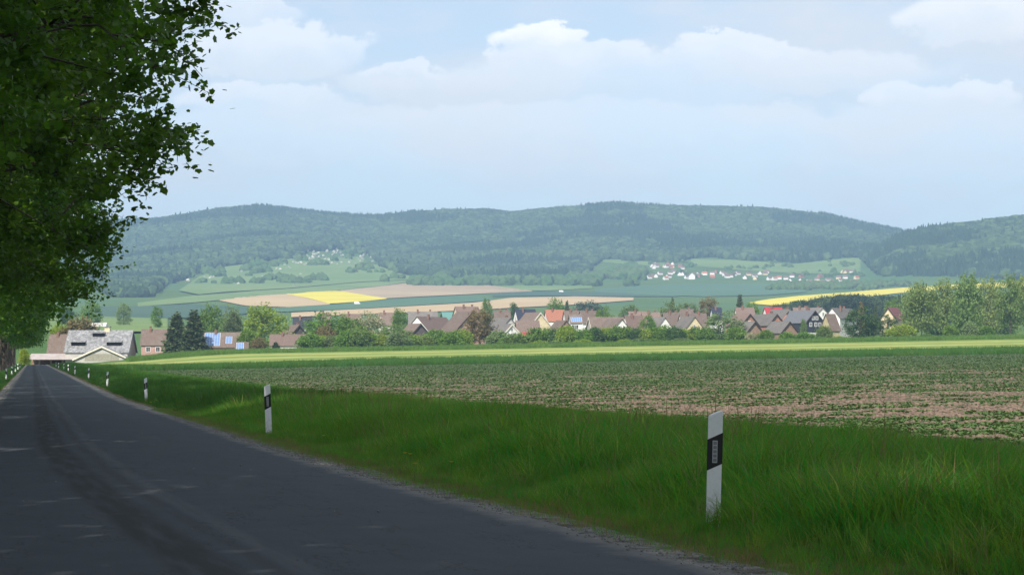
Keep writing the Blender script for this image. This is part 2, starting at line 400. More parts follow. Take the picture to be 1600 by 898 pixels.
g.nt.links.new(col, b.inputs['Base Color']); b.inputs['Roughness'].default_value = .95; b.inputs['Specular IOR Level'].default_value = .1
def mown(u, v):
    px = 110 + (1900 - 110) * u
    return pd2xy(px, np.interp(px, [110, 250, 600, 1900], [330, 350, 372, 372]) * (1 - v) + v * np.interp(px, [110, 250, 600, 1900], [520, 500, 485, 485]))
patch('mown_meadow', m_mown, mown, .06, 120, 40)
# ------------------------------------------------------------------ fields far: (name, material, [(x, y_top, y_bottom)...])
def solveD(px, y):
    """distance at which the ground shows at picture height y in direction px"""
    D = np.geomspace(700, 4400, 500); x, yy = pd2xy(px, D); z = terr(x, yy); ys = HOR - (z - EYE) / D * F
    ys = np.minimum.accumulate(ys); return float(np.interp(-y, -ys, D))
def farfield(name, mat, rows, lift=.8, nd=14):
    xs = [r[0] for r in rows]; nx = max(12, int((xs[-1] - xs[0]) / 10))
    U = np.linspace(xs[0], xs[-1], nx); yt = np.interp(U, xs, [r[1] for r in rows]); yb = np.interp(U, xs, [r[2] for r in rows])
    dt = np.array([solveD(a, b) for a, b in zip(U, yt)]); db = np.array([solveD(a, b) for a, b in zip(U, yb)])
    def f(u, v):
        i = np.round(u * (nx - 1)).astype(int); px = U[i]; return pd2xy(px, dt[i] + (db[i] - dt[i]) * v)
    return patch(name, mat, f, lift, nx, nd)
m_rape = M2('rapeseed', (.56, .47, .03), (.64, .55, .06), .02, .9, bump=0)
m_plow = M2('ploughed_soil', (.42, .31, .165), (.48, .36, .20), .01, .95)
m_plow2 = M2('ploughed_soil_grey', (.31, .235, .145), (.40, .305, .18), .006, .95)
m_cer = M2('cereal', (.055, .125, .060), (.07, .145, .07), .008, .95)
m_cer2 = M2('cereal_dark_and_shaded', (.035, .085, .05), (.05, .10, .055), .008, .95)
m_mead = M2('valley_meadow', (.115, .19, .05), (.15, .22, .065), .008, .95)
farfield('ploughed_field', m_plow, [(343, 469.5, 470.5), (384, 464, 479), (449, 460, 481), (482, 467.5, 479), (515, 475.5, 477)])
farfield('rapeseed_field', m_rape, [(447, 459, 460), (482, 457, 467), (515, 455.5, 475.5), (531, 455, 474.5), (565, 461, 472), (604, 467, 468)])
farfield('ploughed_field', m_plow2, [(531, 454.5, 455), (565, 451, 461), (604, 447, 467), (640, 442, 465), (700, 441, 462), (760, 446, 459), (832, 455, 456)])
farfield('cereal_field', m_cer, [(420, 482.5, 489), (515, 477.5, 486), (604, 469, 481), (720, 463, 474), (770, 466, 470)])
farfield('ploughed_field', m_plow, [(455, 490, 497), (600, 482, 491), (740, 474, 486), (800, 466, 482), (900, 464, 477), (990, 466, 470)])
farfield('cereal_field', m_cer2, [(770, 459, 464), (840, 456, 463), (960, 458, 464), (1060, 462, 464)])
farfield('cereal_field', m_cer, [(930, 452, 457), (1000, 447, 461), (1100, 444, 464), (1200, 444, 462), (1260, 447, 457)])
farfield('meadow', m_mead, [(770, 447, 453), (850, 446, 455), (925, 446, 451)])
farfield('meadow', m_mead, [(215, 474, 480), (300, 463, 474), (400, 455, 464), (520, 444, 455), (600, 436, 447), (640, 436, 441)])
farfield('hill_pasture', m_mead, [(280, 455, 456), (310, 434, 462), (350, 418, 458), (450, 406, 452), (560, 402, 442), (600, 420, 440), (640, 433, 438)], 1.6)
farfield('meadow', m_mead, [(1080, 405, 416), (1150, 407, 422), (1240, 413, 428), (1345, 402, 428)])
farfield('meadow', m_mead, [(935, 404, 410), (990, 407, 414), (1040, 412, 418)])
farfield('rapeseed_field', m_rape, [(1172, 473.5, 475), (1200, 468.5, 478), (1250, 463, 476), (1330, 457, 468), (1400, 451, 459), (1500, 445, 452), (1620, 440, 449), (1900, 432, 442)])
farfield('cereal_field', m_cer2, [(150, 480, 499), (230, 479, 499), (300, 476, 498), (380, 481, 492), (400, 484, 489)])  # blue-green crop with a cloud's shadow painted into its dark colour
farfield('stubble_field', m_plow, [(60, 439, 447), (150, 438, 446), (190, 438, 444)])
farfield('meadow', m_mead, [(-50, 500, 518), (60, 497, 519), (150, 496, 521), (262, 499, 521)])

# ------------------------------------------------------------------ instancing of uncountable stuff
def scatter(name, pts, rot, scl, idx, protos, tilt=None):
    me = bpy.data.meshes.new(name); n = len(pts)
    me.vertices.add(n); me.vertices.foreach_set('co', np.asarray(pts, np.float32).ravel())
    rv = np.zeros((n, 3), np.float32); rv[:, 2] = rot
    if tilt is not None: rv[:, 0] = tilt
    at = me.attributes.new('rot', 'FLOAT_VECTOR', 'POINT'); at.data.foreach_set('vector', rv.ravel())
    scl = np.asarray(scl, np.float32)
    if scl.ndim == 1: scl = np.stack([scl] * 3, -1)
    at = me.attributes.new('scl', 'FLOAT_VECTOR', 'POINT'); at.data.foreach_set('vector', scl.astype(np.float32).ravel())
    at = me.attributes.new('idx', 'INT', 'POINT'); at.data.foreach_set('value', np.asarray(idx, np.int32))
    o = kind(obj(name, me), 'stuff')
    ng = bpy.data.node_groups.new(name, 'GeometryNodeTree')
    ng.interface.new_socket('Geometry', in_out='INPUT', socket_type='NodeSocketGeometry'); ng.interface.new_socket('Geometry', in_out='OUTPUT', socket_type='NodeSocketGeometry')
    n_ = ng.nodes; gi = n_.new('NodeGroupInput'); go = n_.new('NodeGroupOutput'); ip = n_.new('GeometryNodeInstanceOnPoints'); jn = n_.new('GeometryNodeJoinGeometry')
    for pr in reversed(protos):
        oi = n_.new('GeometryNodeObjectInfo'); oi.inputs['Object'].default_value = pr; oi.inputs['As Instance'].default_value = True
        ng.links.new(oi.outputs['Geometry'], jn.inputs[0])
    def na(nm, t):
        a = n_.new('GeometryNodeInputNamedAttribute'); a.data_type = t; a.inputs['Name'].default_value = nm
        return next(s for s in a.outputs if s.enabled)
    ng.links.new(gi.outputs[0], ip.inputs['Points']); ng.links.new(jn.outputs[0], ip.inputs['Instance'])
    ip.inputs['Pick Instance'].default_value = True
    ng.links.new(na('idx', 'INT'), ip.inputs['Instance Index']); ng.links.new(na('rot', 'FLOAT_VECTOR'), ip.inputs['Rotation']); ng.links.new(na('scl', 'FLOAT_VECTOR'), ip.inputs['Scale'])
    ng.links.new(ip.outputs[0], go.inputs[0])
    md = o.modifiers.new('scatter', 'NODES'); md.node_group = ng
    return o
def proto(name, me):
    return bpy.data.objects.new(name, me)          # source shape for a scatter, not placed in the scene itself

# ------------------------------------------------------------------ grass
def tuft(seed, nb, h, spread, w, mat, curl=.45):
    r = np.random.default_rng(seed); V = []; Fc = []
    for i in range(nb):
        a = r.uniform(0, 2 * pi); d = spread * math.sqrt(r.uniform(0, 1)); bx, by = d * cos(a), d * sin(a)
        hh = h * r.uniform(.55, 1.1); la = a + r.normal(0, .9); ln = curl * hh * r.uniform(.2, 1.1); fa = r.uniform(0, 2 * pi); ww = w * r.uniform(.6, 1.2)
        b = len(V)
        for t, k in ((0, 1.0), (.4, .9), (.75, .6), (1.0, .05)):
            x = bx + cos(la) * ln * t ** 2; y = by + sin(la) * ln * t ** 2; z = hh * (t - .12 * t ** 3 * ln / hh) - .03
            V += [(x - cos(fa) * ww * k, y - sin(fa) * ww * k, z), (x + cos(fa) * ww * k, y + sin(fa) * ww * k, z)]
        Fc += [(b + 2 * q, b + 2 * q + 1, b + 2 * q + 3, b + 2 * q + 2) for q in range(3)]
    return mesh('grass_tuft', V, np.array(Fc), [mat])
m_gr1 = leafmat('grass_lush', (.115, .275, .034), (.165, .325, .044), .5, .5, 2.4, .6, (.075, .215, .034))
m_gr2 = leafmat('grass_pale', (.20, .29, .06), (.27, .33, .08), .5, .5, 1.4, .6)
m_gr3 = leafmat('grass_dry', (.26, .20, .085), (.17, .17, .06), .3, .6, 1.0, .8)
tufts = [proto('grass_tuft', tuft(11 + i, 26, .42, .17, .0062, m_gr1, .85)) for i in range(3)] + [proto('grass_tuft', tuft(20, 22, .46, .17, .0052, m_gr2, .9)), proto('grass_tuft', tuft(27, 9, .62, .16, .0045, m_gr3, .5))]
short = [proto('grass_tuft', tuft(31 + i, 22, .13, .12, .003, m_gr1)) for i in range(2)] + [proto('grass_tuft', tuft(35, 20, .12, .12, .0028, m_gr3))]
m_gr5 = leafmat('grass_deep', (.062, .155, .024), (.090, .195, .030), .45, .5, 2.0, .6, (.048, .125, .024))
coarse = [proto('grass_tuft', tuft(41 + i, 26, .55, .38, .014, m_gr5)) for i in range(3)]
def grass(name, n, samp, protos, smin, smax, wts=None, hfun=None):
    X, Y = samp(n); Z = terr(X, Y)
    k = len(X); s = rng.uniform(smin, smax, k)
    if hfun is not None: s = s * hfun(X, Y)
    idx = rng.choice(len(protos), k, p=wts)
    return scatter(name, np.stack([X, Y, Z], -1), rng.uniform(0, 2 * pi, k), s, idx, protos, rng.normal(0, .12, k))
def verge_samp(y0, y1, e0=3.05, e1=None, pw=1.0):
    def f(n):
        Y = y0 + (y1 - y0) * rng.uniform(0, 1, n) ** pw; lo = rc(Y) + e0; hi = FX + 1.2 * (fbm(Y * .25, Y * 0 + 2.2, 6) - .3) if e1 is None else rc(Y) + e1
        return lo + (hi - lo) * rng.uniform(0, 1, n), Y
    return f
def vh(X, Y):
    e = X - rc(Y) - 3.0; return (.35 + .65 * sst(e, .1, 1.8)) * (.40 + 1.05 * fbm(X * .5, Y * .5, 12, 3)) * (1 - .45 * sst(X, FX - 4.5, FX - .3))
grass('verge_grass', 32000, verge_samp(9, 62), tufts, .75, 1.5, [.27, .27, .26, .15, .05], vh)
grass('verge_grass', 13000, verge_samp(60, 170), coarse, .7, 1.15, None, vh)
grass('verge_grass', 9000, verge_samp(170, 560), coarse, .8, 1.25, None, vh)
grass('verge_grass', 9000, verge_samp(8, 70, 2.62, 3.7), short, .6, 1.2, [.2, .2, .6])
def leftv(n):
    Y = rng.uniform(40, 560, n); return rc(Y) - rng.uniform(2.9, 8.0, n), Y
grass('verge_grass', 14000, leftv, coarse, .25, .5)
# dark strip of tall grass between the sown field and the mown meadow
def strip(n):
    px = rng.uniform(90, 1850, n); D = np.interp(px, [90, 250, 600, 1850], [300, 318, 330, 330]) + rng.uniform(0, 1, n) * np.interp(px, [90, 250, 600, 1850], [30, 34, 44, 42])
    x, y = pd2xy(px, D); k = x > FX - 3; return x[k], y[k]
grass('tall_grass_strip', 16000, strip, coarse, 1.0, 2.0)
def strip2(n):
    px = rng.uniform(200, 1850, n); D = rng.uniform(484, 560, n); x, y = pd2xy(px, D); k = x > 12; return x[k], y[k]
m_gr4 = leafmat('grass_meadow', (.085, .17, .03), (.115, .20, .04), .4, .6, 1.2, .1)
coarse2 = [proto('grass_tuft', tuft(51 + i, 26, .6, .5, .02, m_gr4)) for i in range(2)]
grass('rough_meadow', 15000, strip2, coarse2, 1.0, 2.2)
# seedlings and clods on the sown field
m_seed = leafmat('seedling', (.075, .130, .044), (.095, .155, .05), .25, .5, 1.4, .5)
def seedling(seed):
    r = np.random.default_rng(seed); V = []; Fc = []
    for i in range(9):
        a = r.uniform(0, 2 * pi); l = r.uniform(.07, .14); e = r.uniform(.3, 1.1); b = len(V); w = l * .28
        d = np.array([cos(a) * cos(e), sin(a) * cos(e), sin(e)]); s = np.array([-sin(a), cos(a), 0]); o = np.array([0, 0, -.01])
        V += [o, o + d * l * .55 + s * w, o + d * l - np.array([0, 0, l * .2]), o + d * l * .55 - s * w]; Fc.append((b, b + 1, b + 2, b + 3))
    return mesh('seedling', V, np.array(Fc), [m_seed])
def clod(seed):
    import bmesh
    bm = bmesh.new(); bmesh.ops.create_icosphere(bm, subdivisions=1, radius=.06); r = random.Random(seed)
    for v in bm.verts: v.co *= r.uniform(.6, 1.35); v.co.z *= .65
    me = bpy.data.meshes.new('clod'); bm.to_mesh(me); bm.free(); me.materials.append(m_clod); return me
m_clod = M2('soil_clod', (.12, .086, .064), (.195, .14, .108), 6, .95)
pl = [proto('seedling', seedling(s)) for s in (1, 2, 3)]; cd = [proto('clod', clod(s)) for s in (1, 2, 3)]
m_grit = M2('grit', (.17, .165, .155), (.28, .27, .25), 9, .95)
gp = []
for q_ in (11, 12, 13):
    me = clod(q_); me.materials.clear(); me.materials.append(m_grit); gp.append(proto('grit', me))
Y = rng.uniform(9, 60, 4200) ; U = np.where(rng.uniform(0, 1, 4200) < .985, rng.normal(2.52, .12, 4200), rng.uniform(-2.3, 2.4, 4200)); X = rc(Y) + U
scatter('roadside_grit', np.stack([X, Y, terr(X, Y) + .048 + .02 * (np.abs(U) < 2.4)], -1), rng.uniform(0, 6.28, 4200), rng.uniform(.05, .22, 4200), rng.integers(0, 3, 4200), gp)
def fsamp(D0, D1, pw):
    def f(n):
        D = D0 * (D1 / D0) ** (rng.uniform(0, 1, n) ** pw); px = rng.uniform(100, 1720, n); x, y = pd2xy(px, D)
        k = x > FX - .3; return x[k], y[k]
    return f
def dens(x, y, thr):
    q = fbm(x * .55, y * .55, 31, 4) + .35 * (fbm(x * .05, y * .05, 37, 2) - .37) + .10 * sst(np.hypot(x, y), 40, 200); return q > thr
X, Y = fsamp(28, 330, .9)(110000); k = dens(X, Y, .46) | (X < FX + 2.2); X, Y = X[k], Y[k]
dist = np.hypot(X, Y)
scatter('sown_seedlings', np.stack([X, Y, terr(X, Y) + .03], -1), rng.uniform(0, 6.28, len(X)), rng.uniform(.5, 1.15, len(X)) * (1 + .5 * sst(dist, 60, 250)), rng.integers(0, 3, len(X)), pl)
X, Y = fsamp(28, 200, .8)(70000); k = ~dens(X, Y, .54); X, Y = X[k], Y[k]
scatter('soil_clods', np.stack([X, Y, terr(X, Y) + .03], -1), rng.uniform(0, 6.28, len(X)), rng.uniform(.35, 1.3, len(X)) ** 1.5, rng.integers(0, 3, len(X)), cd)

# ------------------------------------------------------------------ delineator posts
m_white, g, b, o = newmat('post_white'); t_ = g.n('ShaderNodeTexCoord').outputs['Object']; sz_ = g.n('ShaderNodeSeparateXYZ'); g.nt.links.new(t_, sz_.inputs[0])
dirt = g.m('MULTIPLY', g.ss(g.noise(t_, 28, 5, .7), .42, .68), g.m('MULTIPLY_ADD', g.ss(sz_.outputs[2], .42, .05), .75, .10))
g.nt.links.new(g.mix(dirt, (.83, .835, .84), (.30, .28, .22)), b.inputs['Base Color']); b.inputs['Roughness'].default_value = .42
m_black = plain('post_black', (.012, .012, .016), .5)
m_refl = plain('reflector_grey', (.42, .43, .46), .25, .1, .8); m_cell = plain('reflector_cell', (.20, .21, .24), .2, .1, .8)
def sl(x): return .5 * x                                # slope of the top and of the black band
W = .06
def post_meshes(side):
    s = side
    def prof(x, z): return (x, z)
    # plan of the shaft: flat front, rounded back
    plan = [(-W, 0), (W, 0), (W * .93, .035), (W * .45, .085), (-W * .45, .085), (-W * .93, .035)]
    def shaft(z0f, z1f, off, slant0):
        mb = MB(); V = []; n = len(plan)
        for (x, y) in plan: k = 1 + off / W; V.append((x * k, y * k - off, z0f(x)))
        for (x, y) in plan: k = 1 + off / W; V.append((x * k, y * k - off, z1f(x)))
        return mb.add(V, [tuple(range(n - 1, -1, -1)), tuple(range(n, 2 * n))] + [(i, (i + 1) % n, n + (i + 1) % n, n + i) for i in range(n)])
    body = shaft(lambda x: -.35, lambda x: 1.0 - .03 + s * sl(x) - (.012 if s * x > W * .9 else 0), 0, 0)
    band_ = shaft(lambda x: .53 + s * sl(x), lambda x: .78 + s * sl(x), .003, 0)
    return body.mesh('shaft', m_white), band_.mesh('black_band', m_black)
def post_proto(side):
    e = empty('delineator_post', (0, 0, 0)); b_, k_ = post_meshes(side)
    so = obj('shaft', b_, e); bo = obj('black_band', k_, e)
    for q in (so, bo):
        md = q.modifiers.new('edge', 'BEVEL'); md.width = .009 if q is so else .0015; md.segments = 3
    if side > 0:
        r = MB().box(-.020, .020, -.011, -.003, .565, .745).build('reflector', m_refl, bo)
        mb = MB()
        for i in range(5): mb.box(-.014, .014, -.0135, -.011, .575 + .034 * i, .600 + .034 * i)
        mb.build('reflector_cell', m_cell, bo)
    else:
        for z in (.60, .70):
            mb = MB(); mb.tube([(0, -.003, z), (0, -.011, z)], [.028, .028], 14); mb.build('reflector', m_refl, bo)
    return e
def copy_tree(o, parent=None):
    c = o.copy(); link(c, parent)
    for ch in o.children: copy_tree(ch, c)
    return c
pr, plft = post_proto(1), post_proto(-1)
def place_post(src, used, x, y, lean, rz, label, group):
    o = src if not used else copy_tree(src)
    o.location = (x, y, T(x, y)); o.rotation_euler = (R(lean[0]), R(lean[1]), rz); tag(o, label, 'road post', group); return o
p1 = P(1113, HOR, 17.6); p2 = P(421, HOR, 41.2)
place_post(pr, False, p1[0], p1[1], (0, 1.5), -.22, 'clean white roadside post with cell reflector, where the road bends', None)
place_post(pr, True, p2[0], p2[1], (0, -2.5), -.12, 'weathered white roadside post leaning in tall grass, base scuffed', None)
for i, y in enumerate((89, 139, 189, 239, 289, 339, 389, 439)):
    place_post(pr, True, 4.6 + .1 * ((i * 7) % 3 - 1), y, ((i * 5 % 3 - 1) * 1.5, (i * 3 % 4 - 1.5) * 1.2), 0, 'white roadside post with black band on the wide grass verge', 'posts along the wide verge')
for i, y in enumerate((139, 179, 229, 279, 329, 379)):
    place_post(plft, i > 0, -2.05, y, ((i * 5 % 3 - 1), (i * 3 % 4 - 1.5)), 0, 'white roadside post with round reflectors at the foot of the avenue maples', 'posts below the avenue trees')

# ------------------------------------------------------------------ trees
LEAF = np.array([(0, 0), (.40, .06), (.42, .30), (.56, .58), (.30, .68), (0, 1), (-.30, .68), (-.56, .58), (-.42, .30), (-.40, .06)])
def leaves(C, size, r, lobed=False, flat=.5):
    """C: leaf base points; returns verts, faces of one leaf per point, hanging outward at random tilts"""
    n = len(C); sh = LEAF if lobed else np.array([(0, 0), (.38, .5), (0, 1), (-.38, .5)])
    a = r.uniform(0, 2 * pi, n); tl = r.normal(-.35, .55, n); rl = r.normal(0, .6, n)
    d = np.stack([np.cos(a) * np.cos(tl), np.sin(a) * np.cos(tl), np.sin(tl)], -1)
    s0 = np.stack([-np.sin(a), np.cos(a), np.zeros(n)], -1); nn = np.cross(d, s0)
    s = s0 * np.cos(rl)[:, None] + nn * np.sin(rl)[:, None]
    sz = size * r.uniform(.65, 1.25, n)
    V = C[:, None, :] + sz[:, None, None] * (sh[None, :, 0:1] * s[:, None, :] + sh[None, :, 1:2] * d[:, None, :])
    k = len(sh); return V.reshape(-1, 3), np.arange(n * k).reshape(n, k)
def env(kind_, h, H, cb):
    t = np.clip((h - cb) / (H - cb), 0, 1)
    if kind_ == 'round': return np.sqrt(np.clip(1 - ((t - .42) / .6) ** 2, 0, 1))
    if kind_ == 'low': return np.sqrt(np.clip(1 - ((t - .25) / .77) ** 2, 0, 1))
    if kind_ == 'tall': return np.sqrt(np.clip(1 - ((t - .45) / .57) ** 2, 0, 1)) ** 1.2
    return np.clip(1 - t, 0, 1) ** .8
def gen_tree(seed, H, Rr, cb, kind_='round', clumps=160, per=12, lv=14, size=.13, sig=.5, lobed=False, limbs=16, inner=.45, droop=.25, trunk_r=None, wood=True):
    r = np.random.default_rng(seed); tr = trunk_r or H * .017
    # clump centres in the crown envelope, mostly towards its outside
    C = []
    while len(C) < clumps:
        h = r.uniform(cb, H); e = env(kind_, np.array(h), H, cb) * Rr
        if r.uniform() > (e / Rr) ** 1.3 + .08: continue
        a = r.uniform(0, 2 * pi); q = (inner + (1 - inner) * r.uniform() ** .6) * e * (1 + .10 * sin(3 * a + seed) + .06 * sin(5 * a + h))
        C.append((q * cos(a), q * sin(a), h - droop * (q / Rr) ** 2 * 1.2))
    C = np.array(C)
    mb = MB(); top = H * .82
    pts = [(0.06 * sin(i * 1.3 + seed) * i, .06 * cos(i * 1.7 + seed) * i, z) for i, z in enumerate(np.linspace(-.3, top, 8))]
    mb.tube(pts, [tr * (1.25 if i == 0 else 1) * (1 - .8 * (i / 7) ** 1.2) for i in range(8)], 9)
    LP = []
    tw = []
    if wood:
        order = r.permutation(len(C))[:limbs]
        for i in order:
            e = C[i] * np.array([.92, .92, 1]); hs = max(cb * .75, min(top * .95, e[2] - .55 * math.hypot(e[0], e[1])))
            s = np.array([0, 0, hs]); m1 = s + (e - s) * .5 + np.array([0, 0, .12 * np.linalg.norm(e - s)]); br = tr * .42 * r.uniform(.7, 1.1)
            path = [s, s + (m1 - s) * .55, m1, m1 + (e - m1) * .6, e]
            mb.tube(path, [br, br * .8, br * .55, br * .35, br * .12], 5)
            for a_, b_ in zip(path[:-1], path[1:]):
                for t in (0, .5): LP.append(a_ + (b_ - a_) * t)
        LP = np.array(LP)
        for c in C:
            q = LP[np.argmin(np.sum((LP - c) ** 2 * np.array([1, 1, 1.6]), 1))]; d = np.linalg.norm(c - q)
            if d > .3:
                mid = (q + c) / 2 + np.array([0, 0, .1 * d]); mb.tube([q, mid, c], [tr * .1, tr * .07, tr * .03], 3)
    # twigs around each clump, leaves along each twig
    TW = np.repeat(C, per, 0); off = r.normal(0, sig, (len(TW), 3)) * np.array([1, 1, .62]); E = TW + off
    if wood and lobed:
        for c, e in zip(TW[::2], E[::2]): mb.tube([c, (c + e) / 2 + np.array([0, 0, .04]), e], [tr * .028, tr * .02, tr * .012], 3)
    B = np.repeat(E, lv, 0) ; S = np.repeat(TW, lv, 0)
    t = r.uniform(.55, 1.12, len(B))[:, None]; B = S + (B - S) * t + r.normal(0, size * .75, B.shape)
    V, Fc = leaves(B, size, r, lobed)
    return mb.mesh('trunk', m_bark), mesh('crown', V, Fc, None)
m_bark = M2('bark', (.055, .045, .035), (.10, .085, .065), 3, .95, bump=.8, bscale=12)
m_maple = leafmat('maple_leaf', (.060, .135, .018), (.095, .180, .024), .45, .45, .8, .6)
hero = [gen_tree(3, 22, 7.4, 4.7, 'low', 300, 18, 16, .12, .48, True, 34, .30, .5), gen_tree(8, 21, 7.0, 4.7, 'low', 290, 18, 16, .12, .48, True, 32, .30, .5)]
mid_ = [gen_tree(15, 21, 6.6, 4.9, 'round', 165, 9, 8, .36, .5, False, 14, .25, .5), gen_tree(17, 22, 6.8, 5.1, 'round', 165, 9, 8, .36, .5, False, 14, .25, .5)]
shade = [gen_tree(19, 23, 7.4, 7.2, 'round', 350, 10, 8, .36, .6, False, 18, .2, .3)]
for t_, c_ in hero + mid_ + shade: c_.materials.append(m_maple)
AV = [-46, -34, -22, -10, 2, 13, 24.5, 35.5, 46.5, 58, 69, 80.5, 92, 103] + [116 + 15.0 * i for i in range(30)]
for i, y in enumerate(AV):
    r = random.Random(100 + i); h = shade[0] if y < 34 else hero[i % 2] if y < 100 else mid_[i % 2]
    x = float(rc(y)) - 2.4 - 2.7 - r.uniform(0, .5); s = r.uniform(.92, 1.06)
    if 20 < y < 40: x -= .9
    if y < 34: s *= 1.12
    s *= {35.5: .94, 46.5: 1.13, 58: 1.1, 69: 1.06}.get(y, 1.0)
    e = empty('maple_tree', (x, y, T(x, y) - .1), r.uniform(0, 6.28)); e.scale = (s, s, s * r.uniform(.96, 1.05))
    obj('trunk', h[0], e); obj('crown', h[1], e)
    tag(e, 'tall leafy maple in the dense dark avenue row beside the asphalt road', 'tree', 'maples of the roadside avenue')

# village trees: shared crown shapes, one colour per kind of tree
SH = {'round': [gen_tree(21 + i, 10, 4.6, 1.2, 'round', 90, 9, 6, .5, .55, False, 8, .35, .3) for i in range(3)],
      'tall': [gen_tree(31 + i, 10, 2.3, 1.0, 'tall', 90, 8, 6, .38, .4, False, 8, .3, .1) for i in range(2)],
      'airy': [gen_tree(41 + i, 10, 3.6, 1.8, 'round', 105, 9, 5, .44, .5, False, 16, .35, .1) for i in range(3)],
      'bush': [gen_tree(51 + i, 10, 6.2, -.6, 'round', 110, 10, 7, .85, .85, False, 6, .35, .2) for i in range(3)]}
def gen_conifer(seed, n=3200):
    r = np.random.default_rng(seed); mb = MB(); mb.tube([(0, 0, -.2), (0, 0, 5), (0, 0, 9.8)], [.2, .12, .02], 7)
    z = 10 * (1 - r.uniform(0, 1, n) ** .62); z = np.clip(z, .5, 9.9); tier = np.floor(z * 2.2) / 2.2 + .1 * r.normal(size=n); a = r.uniform(0, 2 * pi, n)
    rad = 2.2 * (1 - tier / 10.4) ** .75 * (.35 + .65 * r.uniform(0, 1, n) ** .5) * (1 + .2 * np.sin(a * 3 + tier * 4)); zz = tier - rad * .28
    V, Fc = leaves(np.stack([rad * np.cos(a), rad * np.sin(a), zz], -1), .5, r)
    return mb.mesh('trunk', m_bark), mesh('crown', V, Fc, None)
SH['conifer'] = [gen_conifer(61), gen_conifer(62)]
LM = {'green': leafmat('leaf_green', (0.098, 0.186, 0.022), (0.143, 0.241, 0.030), .3, .6, .6, .5),
      'lime': leafmat('leaf_lime', (0.194, 0.275, 0.030), (0.254, 0.330, 0.040), .35, .6, .5, .5),
      'dark': leafmat('leaf_dark', (0.045, 0.103, 0.022), (0.075, 0.138, 0.028), .25, .6, .6, .5),
      'olive': leafmat('leaf_olive', (0.127, 0.193, 0.043), (0.167, 0.237, 0.052), .3, .6, .6, .5),
      'brown': leafmat('leaf_brown', (0.195, 0.131, 0.053), (0.169, 0.156, 0.053), .3, .6, .5, .6),
      'blue': leafmat('leaf_blue', (0.075, 0.117, 0.055), (0.098, 0.138, 0.065), .2, .6, .4, .5),
      'fir': leafmat('leaf_fir', (0.052, 0.084, 0.030), (0.083, 0.115, 0.035), .15, .6, .6, .5),
      'grey': leafmat('leaf_grey', (0.144, 0.209, 0.071), (0.178, 0.248, 0.090), .3, .6, .5, .6),
      'pop': leafmat('leaf_poplar', (.175, .240, .068), (.21, .275, .082), .35, .6, .6, .5), 'pop2': leafmat('leaf_poplar_fresh', (.15, .225, .060), (.185, .255, .075), .35, .6, .6, .5),
      'bloom': leafmat('leaf_bloom', (0.546, 0.488, 0.315), (0.078, 0.138, 0.032), .3, .6, .3, 1.6)}
cnt = [0]
def tree(name, label, px, yt, wpx, D, shape, mat, base=None, cat='tree', group=None, ref=None):
    """stands on the ground at distance D in direction px; top at picture height yt, crown wpx wide"""
    cnt[0] += 1; i = cnt[0]; q = XY(px, D); gz = T(q[0], q[1])
    H = EYE + (HOR - yt) / F * D - gz; w = wpx / F * D
    sh = SH[shape][i % len(SH[shape])]; r0 = {'round': 10.2, 'tall': 5.2, 'airy': 8.2, 'bush': 13.5, 'conifer': 4.0}[shape]
    H = max(H, 1.0)
    e = empty(name, (q[0], q[1], gz - .05), i * 1.37); e.scale = (w / r0, w / r0, H / 10.2)
    obj('trunk', sh[0], e); c = obj('crown', sh[1], e)
    if not sh[1].materials: sh[1].materials.append(None)
    c.material_slots[0].link = 'OBJECT'; c.material_slots[0].material = LM[mat]
    tag(e, label, cat, group); return e
